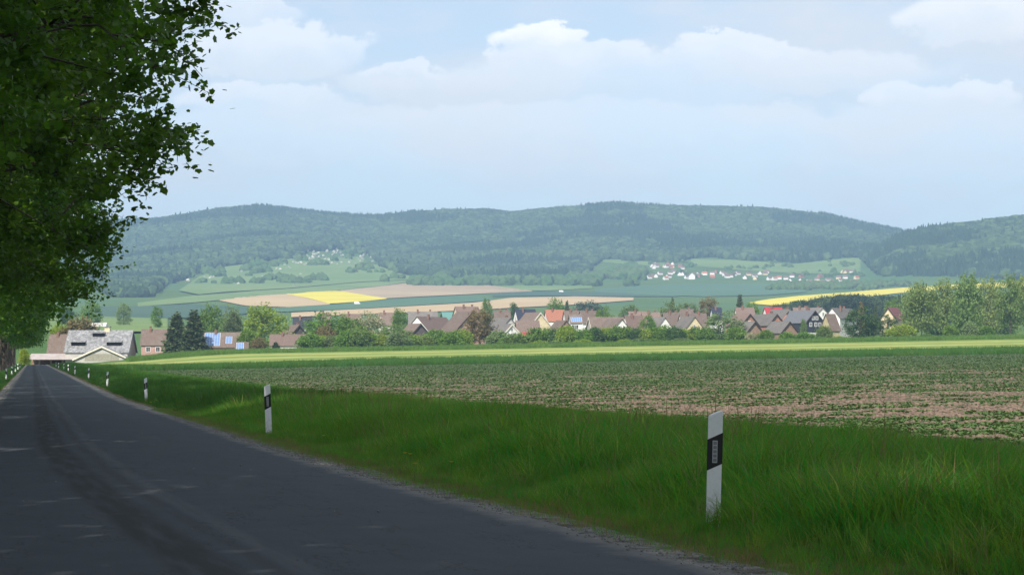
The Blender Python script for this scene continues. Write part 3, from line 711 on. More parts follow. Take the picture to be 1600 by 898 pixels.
TR = [
 ('broadleaf_tree', 'dark green round tree by the white tunnel roof on the meadow', 143, 470, 36, 960, 'round', 'green'),
 ('broadleaf_tree', 'pale green tree standing beside the dark round one on the meadow', 193, 473, 26, 980, 'round', 'grey'),
 ('broadleaf_tree', 'slim lone tree on the green meadow behind the brick farmhouse', 245, 476, 19, 860, 'tall', 'green'),
 ('shrub', 'wide reddish brown shrub behind the grey barn roof', 128, 499, 60, 660, 'bush', 'brown'),
 ('shrub', 'light green shrub between avenue and the reddish brown shrub', 95, 508, 34, 670, 'bush', 'lime'),
 ('shrub', 'bright green shrub at the road end below the avenue', 38, 545, 17, 560, 'bush', 'lime'),
 ('spruce_tree', 'broad dark brownish conifer beside the brick farmhouse', 276, 484, 44, 585, 'conifer', 'fir'),
 ('spruce_tree', 'tall ragged spruce before the roof with bright solar panels', 303, 480, 44, 578, 'conifer', 'fir'),
 ('broadleaf_tree', 'bright green round tree behind the roof with bright solar panels', 330, 475, 46, 640, 'round', 'green'),
 ('broadleaf_tree', 'light green tree rising behind the dark bluish pine', 362, 477, 36, 680, 'round', 'grey'),
 ('pine_tree', 'dark bluish pine beside the roof with bright solar panels', 364, 487, 30, 618, 'round', 'fir'),
 ('chestnut_tree', 'huge yellow green round tree beside the solar roofed house', 413, 475, 80, 625, 'round', 'lime'),
 ('shrub', 'bright green shrub under the huge yellow green tree', 388, 516, 32, 585, 'bush', 'green'),
 ('shrub', 'reddish shrub between the huge yellow green tree and the meadow', 405, 528, 26, 578, 'bush', 'brown'),
 ('spruce_tree', 'small bluish spruce before the long brown roofed bungalow', 431, 533, 18, 576, 'conifer', 'blue'),
 ('broadleaf_tree', 'wide fresh green tree beside the dark slate roof', 514, 488, 88, 605, 'round', 'green'),
 ('broadleaf_tree', 'fresh green tree between the white blossoming tree and the shrubs', 549, 496, 58, 600, 'round', 'green'),
 ('shrub', 'reddish brown shrub in front of the wide fresh green tree', 506, 511, 40, 590, 'bush', 'brown'),
 ('blossom_tree', 'round tree covered in cream white blossom', 578, 487, 54, 630, 'round', 'bloom'),
 ('shrub', 'brownish shrub below the white blossoming tree', 556, 512, 42, 588, 'bush', 'olive'),
 ('poplar_tree', 'slim upright green tree beside the dark gabled shed', 624, 478, 25, 640, 'tall', 'green'),
 ('broadleaf_tree', 'olive green tree at the foot of the slim upright tree', 616, 506, 56, 590, 'round', 'olive'),
 ('shrub', 'large bright green bush before the reddish brick barn', 682, 516, 44, 580, 'bush', 'green'),
 ('shrub', 'bright green bush below the dark gabled shed', 652, 524, 34, 578, 'bush', 'lime'),
 ('walnut_tree', 'thin brownish tree just leafing out before the brick barn', 750, 481, 52, 590, 'airy', 'brown'),
 ('broadleaf_tree', 'green tree rising behind the thin brownish tree', 761, 466, 20, 900, 'round', 'green'),
 ('broadleaf_tree', 'dark tree behind the house with the navy blue roof', 802, 470, 18, 850, 'tall', 'dark'),
 ('broadleaf_tree', 'round green tree behind the orange tiled roof', 868, 466, 34, 890, 'round', 'green'),
 ('cypress_tree', 'slim dark conifer behind the orange tiled roof', 886, 467, 13, 880, 'conifer', 'fir'),
 ('broadleaf_tree', 'faint bluish tree band beyond the brown roofs', 920, 470, 60, 1150, 'round', 'blue'),
 ('broadleaf_tree', 'green tree between brown tiled roofs at the lane', 943, 480, 32, 730, 'round', 'green'),
 ('broadleaf_tree', 'pale green tree behind the long brown farm roof', 985, 476, 40, 860, 'round', 'grey'),
 ('broadleaf_tree', 'bright green garden tree between two white gables', 1012, 491, 32, 632, 'round', 'green'),
 ('broadleaf_tree', 'light olive tree grove behind the white gables', 1050, 472, 44, 880, 'round', 'olive'),
 ('broadleaf_tree', 'olive tree joining the grove behind the white gables', 1078, 473, 40, 860, 'round', 'grey'),
 ('spruce_tree', 'small dark spruce top above the olive grove', 1051, 462, 13, 900, 'conifer', 'fir'),
 ('beech_tree', 'rounded brownish copper tree beside the olive grove', 1107, 463, 36, 850, 'airy', 'brown'),
 ('spruce_tree', 'dark pointed spruce beside the yellow rapeseed slope', 1156, 457, 20, 860, 'conifer', 'fir'),
 ('broadleaf_tree', 'green tree at the lower tip of the rapeseed slope', 1176, 471, 28, 820, 'round', 'green'),
 ('willow_tree', 'wide greyish willow among the gardens', 1130, 487, 66, 600, 'round', 'grey'),
 ('shrub', 'bright green bush below the greyish willow', 1103, 512, 30, 580, 'bush', 'green'),
 ('shrub', 'darker green bush beneath the greyish willow beside the blossom bush', 1150, 512, 34, 580, 'bush', 'green'),
 ('blossom_shrub', 'pale blossoming garden bush below the small brick gable', 1172, 520, 20, 572, 'bush', 'bloom'),
 ('shrub', 'small round tree before the black slate gable', 1256, 498, 12, 640, 'round', 'olive'),
 ('shrub', 'green bush below the grey roofed brick sheds', 1196, 516, 28, 575, 'bush', 'green'),
 ('shrub', 'low green bush before the brown gabled shed', 1230, 519, 26, 572, 'bush', 'green'),
 ('shrub', 'broad green hedge bush before the black slate house', 1258, 519, 40, 572, 'bush', 'green'),
 ('shrub', 'brownish bush before the yellowish shed', 1288, 510, 26, 600, 'bush', 'olive'),
 ('broadleaf_tree', 'massive dark green tree beside the tall white house', 1345, 480, 58, 600, 'round', 'dark'),
 ('spruce_tree', 'brownish spruce top behind the massive dark green tree', 1346, 468, 18, 700, 'conifer', 'brown'),
 ('spruce_tree', 'dark spruce top next to the brownish spruce', 1368, 471, 12, 700, 'conifer', 'fir'),
 ('broadleaf_tree', 'dark green tree before the cream gable with maroon roof', 1388, 491, 34, 595, 'round', 'dark'),
 ('shrub', 'bright green bush at the foot of the tall poplars', 1408, 508, 46, 570, 'bush', 'lime'),
 ('poplar_tree', 'tall pale poplar with a bare visible trunk', 1440, 441, 62, 585, 'airy', 'pop'),
 ('poplar_tree', 'pale green poplar behind the one with the bare trunk', 1424, 452, 40, 640, 'airy', 'pop2'),
 ('poplar_tree', 'pale poplar leaning over the grey green bush', 1475, 437, 46, 610, 'airy', 'pop'),
 ('poplar_tree', 'tallest poplar of the loose field edge row', 1512, 427, 54, 590, 'airy', 'pop2'),
 ('poplar_tree', 'poplar standing beside the tallest one of the row', 1545, 432, 44, 615, 'airy', 'pop'),
 ('poplar_tree', 'dense poplar near the end of the field edge row', 1578, 430, 46, 590, 'airy', 'pop2'),
 ('poplar_tree', 'last poplar at the end of the field edge row', 1606, 427, 50, 600, 'airy', 'pop'),
 ('broadleaf_tree', 'dark understorey tree beneath the tall poplars', 1465, 484, 50, 640, 'round', 'dark'),
 ('broadleaf_tree', 'dark understorey tree below the poplar row end', 1560, 486, 60, 640, 'round', 'dark'),
 ('broadleaf_tree', 'green understorey tree below the tallest poplar', 1515, 478, 52, 650, 'round', 'green'),
 ('shrub', 'round green bush below the pale poplar', 1486, 509, 26, 562, 'bush', 'green'),
 ('shrub', 'grey green willow bush beneath the tallest poplar', 1516, 503, 28, 562, 'bush', 'grey'),
 ('shrub', 'green bush beside the grey green willow bush', 1541, 510, 28, 562, 'bush', 'green'),
 ('broadleaf_tree', 'green tree rising behind the cream gable with maroon roof', 1397, 465, 34, 760, 'round', 'green'),
 ('broadleaf_tree', 'small green tree at the white tunnel roof', 105, 479, 34, 960, 'round', 'dark'),
]
for t in TR:
    tree(t[0], t[1], *t[2:8], cat='bush' if 'shrub' in t[0] else 'tree')
r = random.Random(5)
for i, px in enumerate(np.arange(838, 1100, 15.5)):
    tree('hedge_bush', 'dense %s bush of the long hedge before the white gabled houses' % ('green', 'green', 'dark green', 'yellow green')[i % 4], px, 512 + r.uniform(-2, 3), 33, 578 + r.uniform(-4, 8), 'bush', ('green', 'green', 'dark', 'lime')[i % 4], cat='bush', group='bushes of the long hedge')
for i, px in enumerate([484, 500, 520, 540, 562, 582, 600, 622, 640, 664, 705, 722, 780, 797, 810]):
    tree('garden_bush', 'low rounded %s bush on the village edge along the rough meadow' % ('green', 'yellow green', 'grey green', 'green', 'olive')[i % 5], px, 520 + r.uniform(-5, 6), 38 + r.uniform(-4, 8), 572 + r.uniform(-6, 6), 'bush', ('green', 'lime', 'grey', 'green', 'olive')[i % 5], cat='bush', group='low bushes along the village edge')
for i, px in enumerate(list(range(845, 1090, 22)) + [1310, 1330, 1365, 1380, 1425, 1450]):
    tree('low_bush', 'small %s bush at the hedge foot above the rough meadow' % ('yellow green', 'greyish', 'fresh green')[i % 3], px, 531 + r.uniform(-3, 3) - max(0, px - 1100) * .02, 32, 562 + r.uniform(-4, 4), 'bush', ('lime', 'grey', 'green')[i % 3], cat='bush', group='small bushes at the hedge foot')

# ------------------------------------------------------------------ houses
RM = {'brown': roofmat('roof_brown', (.145, .105, .085), .35, (.17, .145, .12)), 'grey': roofmat('roof_grey', (.14, .13, .12), .25, (.19, .165, .14)),
      'mauve': roofmat('roof_mauve', (.165, .115, .095), .3), 'navy': roofmat('roof_navy', (.025, .03, .05), .2), 'red': roofmat('roof_red', (.30, .035, .04), .2),
      'orange': roofmat('roof_orange', (.35, .145, .09), .25), 'slate': roofmat('roof_slate', (.115, .12, .13), .25), 'maroon': roofmat('roof_maroon', (.155, .06, .06), .2),
      'teal': roofmat('roof_teal', (.11, .24, .21), .15), 'stone': roofmat('roof_stone', (.215, .215, .22), .6, (.13, .13, .13), 1.6), 'black': roofmat('roof_black', (.03, .032, .04), .2)}
WM = {'white': plain('wall_white', (.78, .76, .73), .8), 'cream': plain('wall_cream', (.66, .55, .36), .85), 'brick': M2('wall_brick', (.30, .145, .105), (.37, .20, .15), 2.5, .9),
      'rust': M2('wall_rust_brick', (.36, .12, .065), (.43, .16, .09), 2.5, .9), 'dark': M2('wall_dark', (.07, .06, .06), (.11, .09, .085), 2, .9), 'slate': M2('wall_slate', (.022, .026, .036), (.04, .045, .058), 4, .6),
      'grey': plain('wall_grey', (.45, .43, .40), .85), 'brown': M2('wall_brown', (.21, .135, .095), (.28, .19, .14), 2.5, .9), 'ochre': plain('wall_ochre', (.42, .36, .21), .85), 'pink': M2('wall_pink', (.37, .225, .19), (.43, .28, .23), 2, .9)}
m_frame = plain('window_frame', (.75, .75, .73), .5); m_trim = plain('dark_trim', (.045, .035, .03), .6); m_ltrim = plain('light_trim', (.68, .62, .52), .6)
m_chim = M2('chimney_brick', (.16, .09, .07), (.22, .13, .10), 4, .9)
m_glass, g_, b_, o_ = newmat('window_glass'); b_.inputs['Base Color'].default_value = (.02, .024, .03, 1); b_.inputs['Roughness'].default_value = .08; b_.inputs['Specular IOR Level'].default_value = .6
m_solar, g_, b_, o_ = newmat('solar_cell'); b_.inputs['Base Color'].default_value = (.15, .25, .46, 1); b_.inputs['Roughness'].default_value = .25; b_.inputs['Specular IOR Level'].default_value = .8
m_alu = plain('aluminium', (.6, .62, .64), .4, .3)
def window(parent, axis, a, z, w, h, out, sgn):
    """window on a wall plane; axis 'g' = gable wall (plane x = out), 's' = side wall (plane y = out)"""
    f = MB(); p_ = MB(); t = .06
    def bar(mb, a0, a1, z0, z1, d0, d1):
        if axis == 'g': mb.box(min(out + sgn * d0, out + sgn * d1), max(out + sgn * d0, out + sgn * d1), a0, a1, z0, z1)
        else: mb.box(a0, a1, min(out + sgn * d0, out + sgn * d1), max(out + sgn * d0, out + sgn * d1), z0, z1)
    b = .13
    bar(f, a - w / 2 - b, a - w / 2, z - b, z + h + b, -.02, t); bar(f, a + w / 2, a + w / 2 + b, z - b, z + h + b, -.02, t)
    bar(f, a - w / 2, a + w / 2, z + h, z + h + b, -.02, t); bar(f, a - w / 2, a + w / 2, z - b, z, -.02, t + .06); bar(f, a - .04, a + .04, z, z + h, -.02, t - .02)
    bar(p_, a - w / 2, a + w / 2, z, z + h, -.05, .015)
    o = f.build('window', m_frame, parent); p_.build('pane', m_glass, o); return o
def house(label, xa, ya, D, gw, rl, side, w, wall, roof, pitch=46, gwin=(), swin=0, chim=1, trim=None, lower=None, hip=0.0, eaves=.35, name='house', eh=None, cat='house', base=None, door=False, group=None, gutter=False):
    """front gable apex at pixel (xa, ya), distance D; gable gw px wide, roof running rl px to side (+1 right, -1 left)"""
    ap = P(xa, ya, D); m = D / F
    if gw >= 16 and w < 12:
        w2 = max(4.6, gw * m / .88); kk = w2 / w; w = w2; gwin = tuple((a * kk, z * kk if z > 0 else z, max(.6, ww * kk), hh * max(.8, kk)) for a, z, ww, hh in gwin)
    s = min(.97, gw * m / w); ph = math.asin(s); l = max(3.0, rl * m / max(.25, cos(ph)))
    if side < 0: ph = pi - ph
    ux = RT * cos(ph) + FW * sin(ph); rz = math.atan2(ux[1], ux[0])
    rise = w / 2 * tan(R(pitch)); gz = min(T(ap[0], ap[1]), T(ap[0] + ux[0] * l, ap[1] + ux[1] * l))
    for q in (-w / 2, w / 2): gz = min(gz, T(ap[0] - ux[1] * q, ap[1] + ux[0] * q))
    H = ap[2] - gz; ev = H - rise
    if ev < 1.6: ev = 1.6; gz = ap[2] - rise - ev; H = ap[2] - gz
    e = empty(name, (ap[0], ap[1], gz), rz); tag(e, label, cat, group)
    ov = .35; th = .16; tp = tan(R(pitch)); zh = H - hip; yh_ = hip / tp
    prof = [(-w / 2, -1.0), (w / 2, -1.0), (w / 2, ev), (yh_, zh - .02), (-yh_, zh - .02), (-w / 2, ev)] if hip else [(-w / 2, -1.0), (w / 2, -1.0), (w / 2, ev), (0, H - .02), (-w / 2, ev)]
    if lower:
        MB().prism([(-w / 2, lower[1]), (w / 2, lower[1])] + prof[2:], 'x', 0, l).build('wall', WM[wall], e)
        MB().prism([(-w / 2 + .06, -1.0), (w / 2 - .06, -1.0), (w / 2 - .06, lower[1]), (-w / 2 + .06, lower[1])], 'x', .06, l - .06).build('ground_floor_wall', WM[lower[0]], e)
    else:
        MB().prism(prof, 'x', 0, l).build('wall', WM[wall], e)
    rb = MB(); ye = w / 2 + ov; ze = H - ye * tp
    for sg in (-1, 1):
        rb.prism([(0, H), (sg * ye, ze), (sg * ye, ze + th), (0, H + th * 1.25)] if not hip else [(sg * 0, H), (sg * ye, ze), (sg * ye, ze + th), (sg * 0, H + th * 1.25)], 'x', -eaves + (hip * .9 if hip else 0), l + eaves)
    if hip:   # half-hip: sloped cap over the clipped gable top
        rb.add([(-eaves - .1, -yh_ - .3, zh - .25), (-eaves - .1, yh_ + .3, zh - .25), (hip * .9 + .1, 0, H + th * 1.25)], [(0, 1, 2)])
        rb.add([(-eaves - .1, -yh_ - .3, zh - .45), (-eaves - .1, yh_ + .3, zh - .45), (-eaves - .1, yh_ + .3, zh - .25), (-eaves - .1, -yh_ - .3, zh - .25)], [(0, 1, 2, 3)])
    ro = rb.build('roof', RM[roof], e)
    if trim:
        for sg in (-1, 1):
            tb = MB(); hy = yh_ if hip else 0; hz = zh if hip else H
            tb.prism([(sg * hy, hz - .30 - .02), (sg * (ye + .02), ze - .30), (sg * (ye + .02), ze + th - .02), (sg * hy, hz + th - .02)], 'x', -eaves - .06, -eaves + .06); tb.build('bargeboard', {'dark': m_trim, 'light': m_ltrim}[trim], ro)
    for k in range(chim):
        cx = l * (.3 + .45 * k) + .3; cy = (.9 if k % 2 else -.7); cb_ = MB().box(cx - .3, cx + .3, cy - .3, cy + .3, H - 1.5, H + .8); cb_.box(cx - .36, cx + .36, cy - .36, cy + .36, H + .8, H + .92)
        cb_.build('chimney', m_chim, ro)
    for (a, z, ww, hh) in gwin: window(e, 'g', a, ev + z, ww, hh, 0.0, -1)
    for sg in (-1, 1):
        for k in range(swin):
            a = l * (k + .7) / (swin + .4)
            if a < l - .8 and ev > 2.4: window(e, 's', a, max(.8, ev - 1.9), 1.0, 1.2, sg * w / 2, sg)
    if gutter:
        for sg in (-1, 1): MB().box(-.2, l + .2, sg * (ye + .06) - .07, sg * (ye + .06) + .07, ze - .02, ze + .12).build('gutter', m_alu, ro)
    if door: MB().box(-.05, .05, -.5, .5, 0, 2.1).build('door', m_trim, e)
    return e, l, H, ev, w
G2 = ((-1.3, .2, .9, 1.2), (1.3, .2, .9, 1.2)); G4 = G2 + ((-1.6, -2.6, .9, 1.2), (1.6, -2.6, .9, 1.2)); G1 = ((0, 1.2, .8, 1.2),); G3 = G2 + ((0, 2.6, .7, .9),)
SP = [((k % 2) * 2 - 1) for k in range(4)]
HS = [
 ('low house with black slate roof beside the huge yellow green tree', 459, 497, 700, 4, 27, 1, 8, 'white', 'black', dict(pitch=40, swin=2)),
 ('long brown roofed bungalow with white gable beside the huge yellow green tree', 423, 523, 600, 5, 54, 1, 8, 'white', 'mauve', dict(pitch=36, swin=3)),
 ('small house with dark gable behind the brown roofed bungalow', 467, 508, 640, 20, 16, -1, 7, 'dark', 'brown', dict(trim='dark')),
 ('long mauve roofed barn behind the white blossoming tree', 534, 491, 720, 3, 30, 1, 9, 'brick', 'mauve', dict(pitch=42)),
 ('red brown roofed house between the blossom tree and slim upright tree', 592, 489, 730, 3, 22, 1, 9, 'white', 'brown', dict(pitch=42)),
 ('half hidden house with pinkish roof below two small spruces', 498, 490, 700, 3, 18, 1, 8, 'white', 'mauve', dict(pitch=40)),
 ('white gabled house with wide mauve roof behind the dark gabled shed', 652, 495, 690, 36, 42, 1, 9.5, 'white', 'mauve', dict(gwin=G2)),
 ('dark slate gabled shed in front of the white gable', 657, 506, 625, 28, 20, -1, 7, 'dark', 'brown', dict(trim='dark', chim=0)),
 ('large reddish brick barn with steep grey brown roof', 738, 487, 628, 60, 24, -1, 14, 'pink', 'brown', dict(trim='dark', chim=0, pitch=42)),
 ('cream gabled house with pinkish roof above the brick barn', 712, 479.5, 770, 12, 34, 1, 8.5, 'cream', 'mauve', dict(gwin=G2, chim=2)),
 ('small barn with turquoise green roof', 691, 488, 790, 8, 18, 1, 8, 'dark', 'teal', dict(chim=0, pitch=38)),
 ('wide grey roofed barn with chimneys behind the white gable', 638, 487.5, 760, 4, 44, 1, 10, 'grey', 'grey', dict(pitch=40, chim=2)),
 ('white gabled cottage with grey roof in front of the taller grey roofed house', 799.5, 506.5, 612, 27, 20, -1, 6.6, 'white', 'grey', dict(gwin=((-.9, -.6, .7, 1.0), (.9, -.6, .7, 1.0), (0, 1.2, .5, .9)), chim=0, trim='light')),
 ('taller grey roofed house behind the white gabled cottage', 797, 497, 655, 26, 26, -1, 8, 'grey', 'grey', dict(gwin=((0, .9, 1.0, 1.0),), chim=1)),
 ('white house with navy blue roof and pointed gable', 806, 483.5, 770, 11, 29, 1, 8, 'white', 'navy', dict(gwin=G1, swin=2, pitch=52)),
 ('cream plastered barn with broad sunlit gable and brown roof', 844, 488.5, 675, 34, 22, -1, 9, 'cream', 'brown', dict(pitch=48, chim=0, gwin=((.8, -3.6, 1.1, 2.2),), trim='light')),
 ('low stable with grey brown roof and white gutter', 807, 501.5, 640, 4, 34, 1, 8, 'brick', 'brown', dict(pitch=42, swin=5, chim=0, gutter=True)),
 ('house with bright orange tiled roof', 853, 484.5, 780, 6, 27, 1, 8, 'white', 'orange', dict(pitch=44)),
 ('brown roofed house with white gable next to the orange roof', 882, 486, 750, 6, 24, 1, 8, 'white', 'brown', dict(chim=2)),
 ('house with dark blue solar roof strip and white wall', 890, 492, 690, 3, 18, 1, 7, 'white', 'brown', dict(pitch=36, swin=3, chim=0)),
 ('little cream shed with bright red roof at the meadow edge', 816, 520, 585, 8, 17, 1, 4.5, 'cream', 'red', dict(pitch=40, chim=0)),
 ('reddish roofed house behind the thin brownish tree', 772, 486, 760, 4, 24, 1, 9, 'brick', 'brown', dict(chim=2)),
 ('brown hipped outbuilding just behind the long hedge', 884, 501, 640, 26, 14, -1, 8, 'brown', 'brown', dict(chim=0)),
 ('brown roofed house with white gable above the solar roof strip', 907, 486, 740, 9, 24, 1, 8, 'white', 'brown', dict(chim=2)),
 ('long brown farm roof with cream gable edge behind the hedge', 921, 496, 640, 10, 52, 1, 9, 'grey', 'brown', dict(trim='light', chim=0, pitch=44)),
 ('white gable with two windows beside the long brown farm roof', 971, 498.5, 628, 24, 20, -1, 7.4, 'white', 'brown', dict(gwin=((-1.3, -.4, .9, 1.2), (1.2, -.4, .9, 1.2)), chim=0)),
 ('white gabled house with mauve roof and cream side wall', 977, 494, 655, 12, 26, 1, 7.5, 'white', 'mauve', dict(pitch=50, gwin=G1, swin=1)),
 ('distant white gable peeking over the mauve roof', 983, 487, 770, 6, 26, 1, 8, 'white', 'mauve', dict()),
 ('bright white gable with one dark window beside the garden tree', 1038.5, 496, 632, 22, 18, -1, 6.5, 'white', 'grey', dict(gwin=((0, -.6, .9, 1.6),), pitch=50, chim=0)),
 ('brown roofed house behind the gable with one dark window', 1037, 489, 700, 4, 24, 1, 9, 'white', 'brown', dict(chim=2)),
 ('mauve roofed row house in the village middle', 1004, 489, 720, 4, 26, 1, 9, 'white', 'mauve', dict(chim=2)),
 ('tall white side gable with reddish roof beside the cream house', 1063, 491.5, 680, 12, 26, 1, 8, 'white', 'brown', dict(pitch=52)),
 ('cream gabled house with dark grey roof above the hedge', 1085, 495, 630, 28, 17, -1, 7.4, 'cream', 'grey', dict(gwin=((0, .3, .7, .9),), chim=0, pitch=48)),
 ('reddish roof with small white gable in the back row', 1083, 483.5, 770, 12, 18, -1, 7, 'white', 'brown', dict(pitch=44)),
 ('red brown roofed house behind the cream gable', 1084, 490, 700, 4, 18, 1, 8, 'white', 'brown', dict()),
 ('dark roofed house with white chimney above the willow', 1112, 481, 800, 4, 14, 1, 8, 'white', 'navy', dict()),
 ('pinkish roofed house beneath the dark pointed spruce', 1150, 481, 790, 4, 27, 1, 8, 'white', 'mauve', dict()),
 ('small brick gable with black bargeboards beside the willow', 1171.5, 490.5, 632, 30, 20, -1, 8, 'brick', 'mauve', dict(trim='dark', gwin=((.1, .4, .8, 1.1), (-.6, -2, .7, 1)), chim=0)),
 ('little brown shed leaning below the brick gables', 1179, 503, 600, 28, 12, -1, 6, 'brown', 'grey', dict(trim='dark', chim=0)),
 ('white gabled house with bright crimson roof', 1195.5, 480.5, 790, 9, 26, 1, 8, 'white', 'red', dict(pitch=50, chim=1)),
 ('brick barn with broad grey roof and black bargeboards', 1213.5, 491, 635, 28, 28, -1, 8.5, 'brick', 'grey', dict(trim='dark', gwin=((-.6, .1, .9, .8), (-2, -2.7, .9, 1.3)), chim=1)),
 ('brown gabled shed with grey roof in the foremost row', 1233.5, 502.5, 606, 28, 22, -1, 7.4, 'brown', 'grey', dict(trim='dark', chim=0)),
 ('orange brick house with clipped gable and white windows', 1238, 483.5, 665, 27, 26, -1, 8.4, 'rust', 'grey', dict(trim='dark', hip=1.6, lower=('brick', 3.0), gwin=((-1.5, .2, 1.0, 1.5), (1.0, .2, 1.0, 1.5), (-2.2, -2.5, .9, 1.4), (-.2, -2.5, .9, 1.4), (1.5, -2.5, .9, 1.4)))),
 ('black slate gabled house with white ground floor', 1273, 485.5, 650, 30, 30, -1, 8.4, 'slate', 'slate', dict(trim='dark', lower=('white', 2.5), gwin=((-1.0, 1.0, .9, 1.1), (.7, 1.0, .9, 1.1), (-2.4, -1.2, .9, 1.2), (-.5, -1.2, .9, 1.2), (1.9, -1.2, .9, 1.2)))),
 ('white gable behind the black slate house', 1285, 481, 740, 18, 22, -1, 7, 'white', 'grey', dict(gwin=((-.5, -.8, .9, 1.4),), chim=2, pitch=40)),
 ('brown roof stretching behind the orange brick house', 1240, 481, 780, 4, 24, 1, 8, 'white', 'brown', dict(chim=2)),
 ('yellowish narrow shed with brown roof beside the tall white house', 1291, 491, 630, 14, 9, 1, 5, 'ochre', 'brown', dict(chim=0, pitch=60)),
 ('tall white house with dark grey roof beside the massive tree', 1300.5, 481.5, 645, 22, 42, 1, 9.4, 'white', 'grey', dict(swin=2, chim=2, gwin=((-.2, .8, .7, 1.0),), pitch=50)),
 ('cream gabled house with maroon roof below the poplars', 1388, 480.5, 670, 22, 22, 1, 8.5, 'cream', 'maroon', dict(pitch=54, trim='dark', chim=0)),
 ('brick farmhouse with weathered brown roof beside the barn', 223, 515, 600, 4, 36, 1, 8.5, 'pink', 'brown', dict(pitch=44, swin=2, chim=1)),
 ('house with bright blue solar panels on its brown roof', 318, 520, 588, 4, 58, 1, 9, 'brick', 'brown', dict(pitch=40, swin=3)),
 ('cream gable behind the solar panelled roof', 367, 524.5, 625, 28, 14, 1, 7, 'cream', 'brown', dict(chim=0, pitch=36)),
 ('small annex with blue solar panels below the huge tree', 369, 535, 575, 4, 12, 1, 6, 'cream', 'brown', dict(chim=0, pitch=42)),
 ('brown tiled farmhouse half hidden behind the avenue', 79, 523, 640, 4, 34, 1, 12, 'brick', 'brown', dict(pitch=46, chim=1)),
]
built = {}
for h in HS:
    built[h[0]] = house(*h[:10], **h[10])
def solar(key, cols, rows, a0, a1, t0, t1, side=-1):
    """panels on a roof slope: a along the ridge (m), t down the slope 0..1"""
    e, l, H, ev, w = built[key]; ro = [c for c in e.children if c.name.startswith('roof')][0]
    pitch = math.atan2(H - ev, w / 2); sl_ = (w / 2 + .35) / cos(pitch); ca, sa = cos(pitch), sin(pitch)
    def pt0(x, s, off): return (x, side * (s * ca) + side * off * sa, H + .2 - s * sa + off * ca)
    S0, S1 = sl_ * t0 - .1, sl_ * t1 + .05; A0, A1 = a0 - .1, a1 + .05
    fr_ = MB(); fr_.add([pt0(A0, S0, .03), pt0(A1, S0, .03), pt0(A1, S1, .03), pt0(A0, S1, .03), pt0(A0, S0, -.15), pt0(A1, S0, -.15), pt0(A1, S1, -.15), pt0(A0, S1, -.15)], [(0, 1, 2, 3), (4, 7, 6, 5), (0, 4, 5, 1), (1, 5, 6, 2), (2, 6, 7, 3), (3, 7, 4, 0)]); fr_.build('panel_rack', m_alu, ro)
    for i in range(cols):
        for j in range(rows):
            x0 = a0 + (a1 - a0) * i / cols; x1 = x0 + (a1 - a0) / cols - .10; s0 = sl_ * (t0 + (t1 - t0) * j / rows); s1 = s0 + sl_ * (t1 - t0) / rows - .10
            def pt(x, s, off): return (x, side * (s * ca) + side * off * sa, H + .2 - s * sa + off * ca)
            V = [pt(x0, s0, .10), pt(x1, s0, .10), pt(x1, s1, .10), pt(x0, s1, .10), pt(x0, s0, .0), pt(x1, s0, .0), pt(x1, s1, .0), pt(x0, s1, .0)]
            mb = MB(); mb.add(V, [(0, 1, 2, 3), (4, 7, 6, 5), (0, 4, 5, 1), (1, 5, 6, 2), (2, 6, 7, 3), (3, 7, 4, 0)]); mb.build('solar_panel', m_solar, ro)
solar('house with bright blue solar panels on its brown roof', 6, 4, .5, 4.6, .06, .9)
solar('house with bright blue solar panels on its brown roof', 2, 2, 6.2, 7.8, .3, .75)
solar('small annex with blue solar panels below the huge tree', 3, 3, .2, 2.0, .1, .9)
solar('house with dark blue solar roof strip and white wall', 5, 1, .2, 3.6, .35, .85)

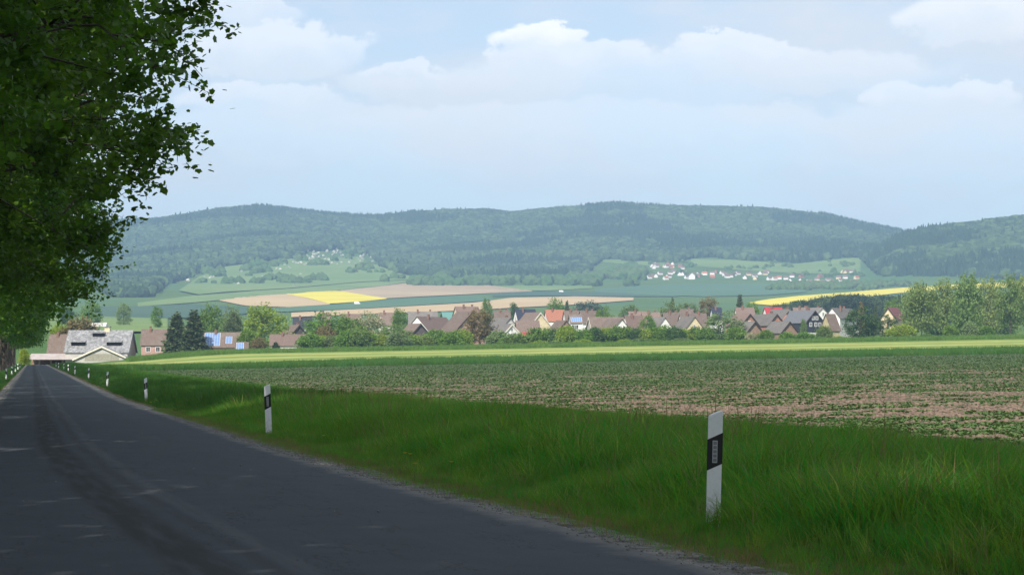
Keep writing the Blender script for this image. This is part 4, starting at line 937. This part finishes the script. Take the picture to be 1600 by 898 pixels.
# ------------------------------------------------------------------ barn at the end of the road
def barn():
    D = 596; m = D / F; p0 = P(109, 517, D); p1 = P(207, 517, D); l = (207 - 109) * m; gz = T(p0[0], p0[1]) - .3
    H = p0[2] - gz; w = 13.0; tp = tan(R(41)); rise = w / 2 * tp; ev = H - rise
    e = empty('barn', (p0[0], p0[1], gz), math.atan2(RT[1], RT[0])); tag(e, 'big barn with mottled grey stone roof and three shed dormers', 'barn')
    MB().prism([(-w / 2, -1), (w / 2, -1), (w / 2, ev), (0, H - .05), (-w / 2, ev)], 'x', .2, l - .2).build('wall', WM['grey'], e)
    rb = MB(); ye = w / 2 + .4; ze = H - ye * tp
    for sg in (-1, 1): rb.prism([(0, H), (sg * ye, ze), (sg * ye, ze + .2), (0, H + .25)], 'x', -.3, l + .3)
    ro = rb.build('roof', RM['stone'], e)
    # pale metal sheet along one end, shed dormers, chimney
    for (xa, xb, yt, yb) in ((117, 139, 532, 541), (147, 166, 519, 527), (172, 195, 532, 541)):
        x0 = (xa - 109) * m; x1 = (xb - 109) * m; zf = H - (yb - 517) * m; yf = -(H - zf) / tp - .15; zt = H - (yt - 517) * m
        dm = MB(); yb_ = -(H - zt) / tp
        dm.add([(x0, yf, zf), (x1, yf, zf), (x1, yf, zf + 1.15), (x0, yf, zf + 1.15), (x0, yb_ + .2, zt + .2), (x1, yb_ + .2, zt + .2)], [(3, 2, 5, 4), (0, 3, 4), (1, 5, 2)]); dm.box(x0 - .15, x1 + .15, yf - .55, yf + .05, zf + 1.1, zf + 1.25)
        d = dm.build('dormer', RM['stone'], ro); MB().box(x0 + .12, x1 - .12, yf + .05, yf + .15, zf + .0, zf + 1.08).build('dormer_opening_shade', m_hole_shade, d)  # near-black box paints the shade inside the open dormer
    cx = (168 - 109) * m; c = MB().box(cx - .7, cx + .7, -.6, .6, H - .6, H + 1.0).build('chimney', WM['cream'], ro); MB().box(cx - .9, cx + .9, -.8, .8, H + 1.0, H + 1.25).build('chimney_cap', RM['stone'], c)
    # front annex: low gable towards the field
    A = empty('barn_annex', tuple(P(159.5, 541, D - 9)[:2]) + (gz,), math.atan2(FW[1], FW[0])); tag(A, 'low wide gabled annex with pale bargeboards and plank panel before the barn', 'barn')
    D2 = D - 9; ha = P(159.5, 541, D2)[2] - gz; wa = 85 * D2 / F; ra = 19 * D2 / F; la = 8.0
    MB().prism([(-wa / 2, -1), (wa / 2, -1), (wa / 2, ha - ra), (0, ha), (-wa / 2, ha - ra)], 'x', 0, la).build('wall', WM['grey'], A)
    rb = MB(); tp2 = ra / (wa / 2)
    for sg in (-1, 1): rb.prism([(0, ha + .02), (sg * (wa / 2 + .5), ha - (wa / 2 + .5) * tp2), (sg * (wa / 2 + .5), ha - (wa / 2 + .5) * tp2 + .18), (0, ha + .22)], 'x', -.5, la)
    r2 = rb.build('roof', RM['stone'], A)
    for sg in (-1, 1):
        MB().prism([(0, ha - .35), (sg * (wa / 2 + .55), ha - .35 - (wa / 2 + .55) * tp2), (sg * (wa / 2 + .55), ha + .1 - (wa / 2 + .55) * tp2), (0, ha + .1)], 'x', -.62, -.5).build('bargeboard', m_ltrim, r2)
    for k in range(22):
        y = -4.6 + k * .42; MB().box(-.05 - .02 * (k % 2), .02, y, y + .38, ha - ra - .6, ha - ra + 1.3).build('plank', m_plank, A)
    # covered porch across the road end
    q = P(46, 553, D - 4); pw = (122 - 46) * m; Pz = q[2]; g0 = T(q[0], q[1]) - .2
    B = empty('open_shed', (q[0], q[1], g0), math.atan2(RT[1], RT[0])); tag(B, 'long low open shed with pale sheet roof beside the barn', 'shed')
    hp = Pz - g0
    MB().prism([(-3.6, hp - 1.5), (3, hp), (3, hp + .15), (-3.6, hp - 1.35)], 'x', 0, pw).build('roof', m_sheet, B)
    MB().box(0, pw, 2.6, 2.8, -.5, hp - .1).build('back_wall', WM['brown'], B)
    for k in range(5): x = .2 + k * (pw - .6) / 4; MB().box(x, x + .2, -3.4, -3.2, -.5, hp - 1.45).build('pillar', m_trim, B)
m_hole_shade = plain('opening_shade', (.006, .006, .007), .9)  # near-black colour stands in for the unlit dormer inside
m_plank = M2('plank', (.33, .31, .24), (.25, .24, .19), 3, .9); m_sheet = M2('sheet_roof', (.37, .32, .30), (.44, .39, .37), .8, .7)
barn()
# long white tunnel roof on the meadow behind the barn
def tunnel():
    q = TPD(131, 900); l = 32 * 900 / F; e = empty('field_tunnel', tuple(q), math.atan2(RT[1], RT[0])); tag(e, 'long low white tunnel shelter on the meadow behind the barn', 'tunnel')
    arc = [(3 * cos(a), 2.2 * sin(a)) for a in np.linspace(0, pi, 9)]
    MB().prism(arc, 'x', 0, l).build('cover', WM['grey'], e); MB().prism([(a * 1.02, b * 1.02) for a, b in arc], 'x', l, l + 1.2).build('end_cover', WM['white'], e)
tunnel()
# white caravans / vans seen across the valley
def van(px, y, label):
    D = solveD(px, y); q = TPD(px, D); e = empty('delivery_van', tuple(q), math.atan2(RT[1], RT[0])); tag(e, label, 'van')
    MB().prism([(-2.6, .5), (2.6, .5), (2.6, 1.6), (2.1, 1.8), (1.6, 2.6), (-2.6, 2.6)], 'y', -1, 1).build('body', WM['white'], e)
    MB().prism([(1.72, 1.85), (2.12, 1.8), (1.72, 2.4)], 'y', -1.02, 1.02).build('side_window', m_glass, e)
    for x in (-1.6, 1.6): MB().tube([(x, -1.05, .45), (x, 1.05, .45)], [.42, .42], 10).build('wheel', m_trim, e)
van(558, 476, 'white van on the lane along the teal green crop'); van(877, 457, 'white van on the far lane below the wooded valley slope')

# ------------------------------------------------------------------ far village: small houses, each its own thing
def far_house_mesh():
    w = MB().prism([(-4.5, -2), (4.5, -2), (4.5, 4.5), (0, 8.8), (-4.5, 4.5)], 'x', -6, 6).mesh('wall')
    rb = MB()
    for sg in (-1, 1): rb.prism([(0, 8.85), (sg * 5.0, 4.0), (sg * 5.0, 4.3), (0, 9.2)], 'x', -6.5, 6.5)
    return w, rb.mesh('roof')
fw, fr = far_house_mesh(); fw.materials.append(None); fr.materials.append(None)
r = random.Random(11)
FH = [(1022 + r.uniform(-5, 45), r.uniform(414, 421)) for _ in range(14)] + [(1015 + 5.6 * i + r.uniform(-3, 3), 428 + r.uniform(-2, 9)) for i in range(34)] + [(1205 + 7 * i + r.uniform(-3, 3), 431 + r.uniform(0, 11) + i * .1) for i in range(20)] + [(1325 + r.uniform(-8, 8), 428 + r.uniform(-3, 4)) for _ in range(4)]
FH += [(322, 411), (1080, 436), (1337, 443)]
for i, (px, y) in enumerate(FH):
    D = solveD(px, y); q = TPD(px, D); e = empty('village_house', tuple(q), r.choice([.2, -.3, 1.2, 1.7, .6]) - YAW)
    s = .56 if px != 1080 else 1.0; e.scale = (s, s, s)
    wk = 'white' if r.random() < .7 else r.choice(['cream', 'brick']); rk = r.choice(['mauve', 'brown', 'mauve', 'brown', 'mauve', 'brown', 'orange'])
    a = obj('wall', fw, e); a.material_slots[0].link = 'OBJECT'; a.material_slots[0].material = WM[wk]
    a = obj('roof', fr, e); a.material_slots[0].link = 'OBJECT'; a.material_slots[0].material = RM[rk]
    if px == 322: lab, gr_ = 'lone white house at the forest edge above the blossoming hillside', None
    elif px == 1080: lab, gr_ = 'large white gabled hall in the far village below the wooded hills', None
    else:
        lab, gr_ = '%s house with %s roof in the far village below the wooded hills' % ({'white': 'small white', 'cream': 'small cream', 'brick': 'small brick'}[wk], {'mauve': 'dull mauve', 'brown': 'brown', 'orange': 'orange'}[rk]), 'houses of the far village'
    tag(e, lab, 'house', gr_)
# lookout tower on the summit
q = P(404, 322, 4500); z0 = T(q[0], q[1]); e = empty('lookout_tower', (q[0], q[1], z0 - 3)); tag(e, 'small lookout tower on the wooded summit', 'tower')
MB().prism([(-4, 0), (4, 0), (3.2, 14), (-3.2, 14)], 'y', -4, 4).build('shaft', WM['grey'], e); MB().box(-4.5, 4.5, -4.5, 4.5, 14, 17).build('platform', WM['dark'], e)

# ------------------------------------------------------------------ woods (uncountable): far hill forest, valley groves, orchard
import bmesh
def crown_blob(seed, conif=False):
    bm = bmesh.new(); bmesh.ops.create_icosphere(bm, subdivisions=2, radius=1.0); r = random.Random(seed)
    for v in bm.verts:
        k = r.uniform(.78, 1.22); v.co *= k
        if conif: t = (v.co.z + 1) / 2; f = max(.05, 1.15 - t * 1.05); v.co.x *= f * .8; v.co.y *= f * .8; v.co.z *= 1.5
    me = bpy.data.meshes.new('crown'); bm.to_mesh(me); bm.free(); return me
def woodmat(name, c1, c2, c3):
    m, g, b, o = newmat(name); p = pos(g); oi = g.n('ShaderNodeObjectInfo').outputs['Random']
    c = g.mix(g.ss(g.noise(p, .0042, 4, .6), .42, .58), c1, c2); c = g.mix(g.ss(oi, .55, .95), c, c3)
    hs = g.n('ShaderNodeHueSaturation'); g.nt.links.new(c, hs.inputs['Color']); g.nt.links.new(g.m('MULTIPLY_ADD', oi, .5, .72), hs.inputs['Value'])
    g.nt.links.new(hs.outputs[0], b.inputs['Base Color']); b.inputs['Roughness'].default_value = .9; b.inputs['Specular IOR Level'].default_value = .1
    return m
m_wood = woodmat('wood_broadleaf', (.050, .086, .034), (.036, .066, .032), (.066, .104, .038)); m_con = woodmat('wood_conifer', (.026, .055, .028), (.032, .064, .030), (.023, .048, .026))
m_orch = woodmat('orchard', (.06, .115, .035), (.085, .13, .045), (.05, .10, .03)); m_blos = woodmat('blossom', (.34, .35, .29), (.22, .26, .18), (.40, .40, .34))
cb = [crown_blob(i) for i in (1, 2, 3)]; cc = [crown_blob(i, True) for i in (4, 5)]
for me in cb: me.materials.append(m_wood)
for me in cc: me.materials.append(m_con)
wp = [proto('crown', me) for me in cb + cc]
def blobs_of(m, n0):
    out = []
    for i in (n0, n0 + 1):
        me = crown_blob(i); me.materials.append(m); out.append(proto('crown', me))
    return out
op = blobs_of(m_orch, 9); bl = blobs_of(m_blos, 12)
TL = np.array([(-900, 440), (0, 445), (150, 452), (200, 472), (228, 470), (252, 448), (300, 430), (350, 416), (400, 410), (450, 404), (480, 392), (570, 390), (600, 418), (640, 430), (700, 437), (800, 441), (870, 443), (905, 432), (940, 405), (1000, 408), (1050, 409), (1090, 402), (1150, 405), (1250, 411), (1330, 402), (1352, 408), (1375, 430), (1450, 432), (1600, 438), (1800, 440), (2600, 440)], float)
def ypix(x, y, z):
    px, D = toPD(x, y); return px, HOR - (z - EYE) / D * F
def hillpts(n, D0, D1, px0=-700, px1=2300):
    D = np.sqrt(rng.uniform(D0 ** 2, D1 ** 2, n)); px = rng.uniform(px0, px1, n); x, y = pd2xy(px, D); return x, y, terr(x, y), px
x, y, z, px = hillpts(190000, 2250, 4750)
_, yp = ypix(x, y, z); edge = 5 * (fbm(px / 18, yp / 9, 21, 3) - .45)
k = yp + edge < np.interp(px, TL[:, 0], TL[:, 1]); x, y, z = x[k], y[k], z[k]
con = fbm(x / 190, y / 170, 14, 4) > .545; rnd = rng.uniform(0, 1, len(x)); idx = np.where(con & (rnd < .85) | (rnd < .03), rng.integers(3, 5, len(x)), rng.integers(0, 3, len(x)))
s = rng.uniform(5.0, 8.5, len(x)); hs_ = np.where(idx > 2, s * 1.12, s * 1.0)
scatter('hill_forest', np.stack([x, y, z + s * .55], -1), rng.uniform(0, 6.28, len(x)), np.stack([s, s, hs_], -1), idx, wp)
# hedges, orchard trees and groves on the open slopes
def grove(name, n, px0, px1, y0, y1, thr, protos, s0, s1, seed, sx=30, sy=9, cond=None):
    px = rng.uniform(px0, px1, n); yy = rng.uniform(y0, y1, n)
    k = fbm(px / sx, yy / sy, seed, 3) > thr
    if cond is not None: k &= cond(px, yy)
    px, yy = px[k], yy[k]
    D = np.array([solveD(a, b) for a, b in zip(px, yy)]) if len(px) < 6000 else None
    x, y = pd2xy(px, D); z = terr(x, y); s = rng.uniform(s0, s1, len(x))
    return scatter(name, np.stack([x, y, z + s * .5], -1), rng.uniform(0, 6.28, len(x)), s, rng.integers(0, len(protos), len(x)), protos)
below = lambda px, yy: yy > np.interp(px, TL[:, 0], TL[:, 1]) - 2
grove('slope_scrub', 2200, 255, 640, 388, 445, .545, op, 3.5, 7, 51, 26, 6, lambda a, b: below(a, b) & (b < 474 - (a - 215) * .085))
grove('blossom_orchard', 900, 440, 600, 388, 416, .53, bl, 1.3, 2.6, 52, 7, 2.2)
grove('blossom_orchard', 300, 290, 470, 408, 450, .56, bl, 1.4, 2.6, 57, 14, 5)
grove('valley_grove', 1100, 860, 1008, 412, 447, .44, op, 4, 8, 53, 34, 9, below)
grove('valley_grove', 700, 1010, 1350, 408, 434, .54, op, 2.2, 4, 54, 22, 5)
grove('valley_grove', 800, 1200, 1420, 444, 454, .40, op, 2.5, 4.5, 55, 40, 6, lambda a, b: b < np.interp(a, [1172, 1250, 1400, 1600], [472, 461, 449, 443]))
grove('hedgerow', 500, 640, 860, 436, 447, .42, op, 5, 8, 56, 30, 5)
# dark wood between the rapeseed slope and the village
n = 2600; px = rng.uniform(1195, 1900, n); D = rng.uniform(1080, 1560, n)
yu = np.interp(px, [1195, 1250, 1330, 1400, 1500, 1600, 1900], [488, 480, 472, 463, 456, 453, 446])
x, y = pd2xy(px, D); z = terr(x, y); s = rng.uniform(4, 6.5, n); topy = HOR - (z + s * 1.6 - EYE) / D * F
k = topy > yu - 1.5; x, y, z, s = x[k], y[k], z[k], s[k]
lw = []
for sh_, mt in ((SH['round'][0], m_wood), (SH['round'][1], m_wood), (SH['conifer'][0], m_con)):
    me = sh_[1].copy(); me.materials.clear(); me.materials.append(mt); lw.append(proto('crown', me))
scatter('valley_wood', np.stack([x, y, z], -1), rng.uniform(0, 6.28, len(x)), s * .22, rng.choice([0, 1, 2], len(x), p=[.42, .42, .16]), lw)

# ------------------------------------------------------------------ dandelions on the verge
m_yel = plain('dandelion_yellow', (.75, .50, .02), .7); m_stem = plain('dandelion_stem', (.10, .18, .04), .7)
for (px, py) in [(632, 722), (640, 724), (647, 741), (704, 738), (1592, 702), (505, 690), (236, 622), (228, 618)]:
    D = 1.30 * F / (py - HOR); q = TPD(px, D); e = empty('dandelion', tuple(q)); tag(e, 'yellow dandelion flower in the grass beside the road edge', 'flower', 'dandelions on the verge')
    MB().tube([(0, 0, -.02), (.01, 0, .12), (.012, .005, .24)], [.004, .003, .003], 5).build('stem', m_stem, e)
    mb = MB()
    for k in range(14): a = k * 2 * pi / 14; mb.add([(.012, .005, .24), (.012 + .03 * cos(a - .2), .005 + .03 * sin(a - .2), .258), (.012 + .03 * cos(a + .2), .005 + .03 * sin(a + .2), .258)], [(0, 1, 2)])
    mb.build('flower_head', m_yel, e)

# ------------------------------------------------------------------ haze
hb = MB().box(-5200, 5200, -600, 7900, -12, 470).build('haze', None); kind(hb, 'stuff')
m = bpy.data.materials.new('haze'); m.use_nodes = True; m.node_tree.nodes.clear(); g = G(m.node_tree)
o = g.n('ShaderNodeOutputMaterial'); v = g.n('ShaderNodeVolumePrincipled'); v.inputs['Color'].default_value = (.44, .68, 1.0, 1); v.inputs['Density'].default_value = .000155; v.inputs['Anisotropy'].default_value = 0.0
m.node_tree.links.new(v.outputs[0], o.inputs['Volume']); hb.data.materials.clear(); hb.data.materials.append(m)
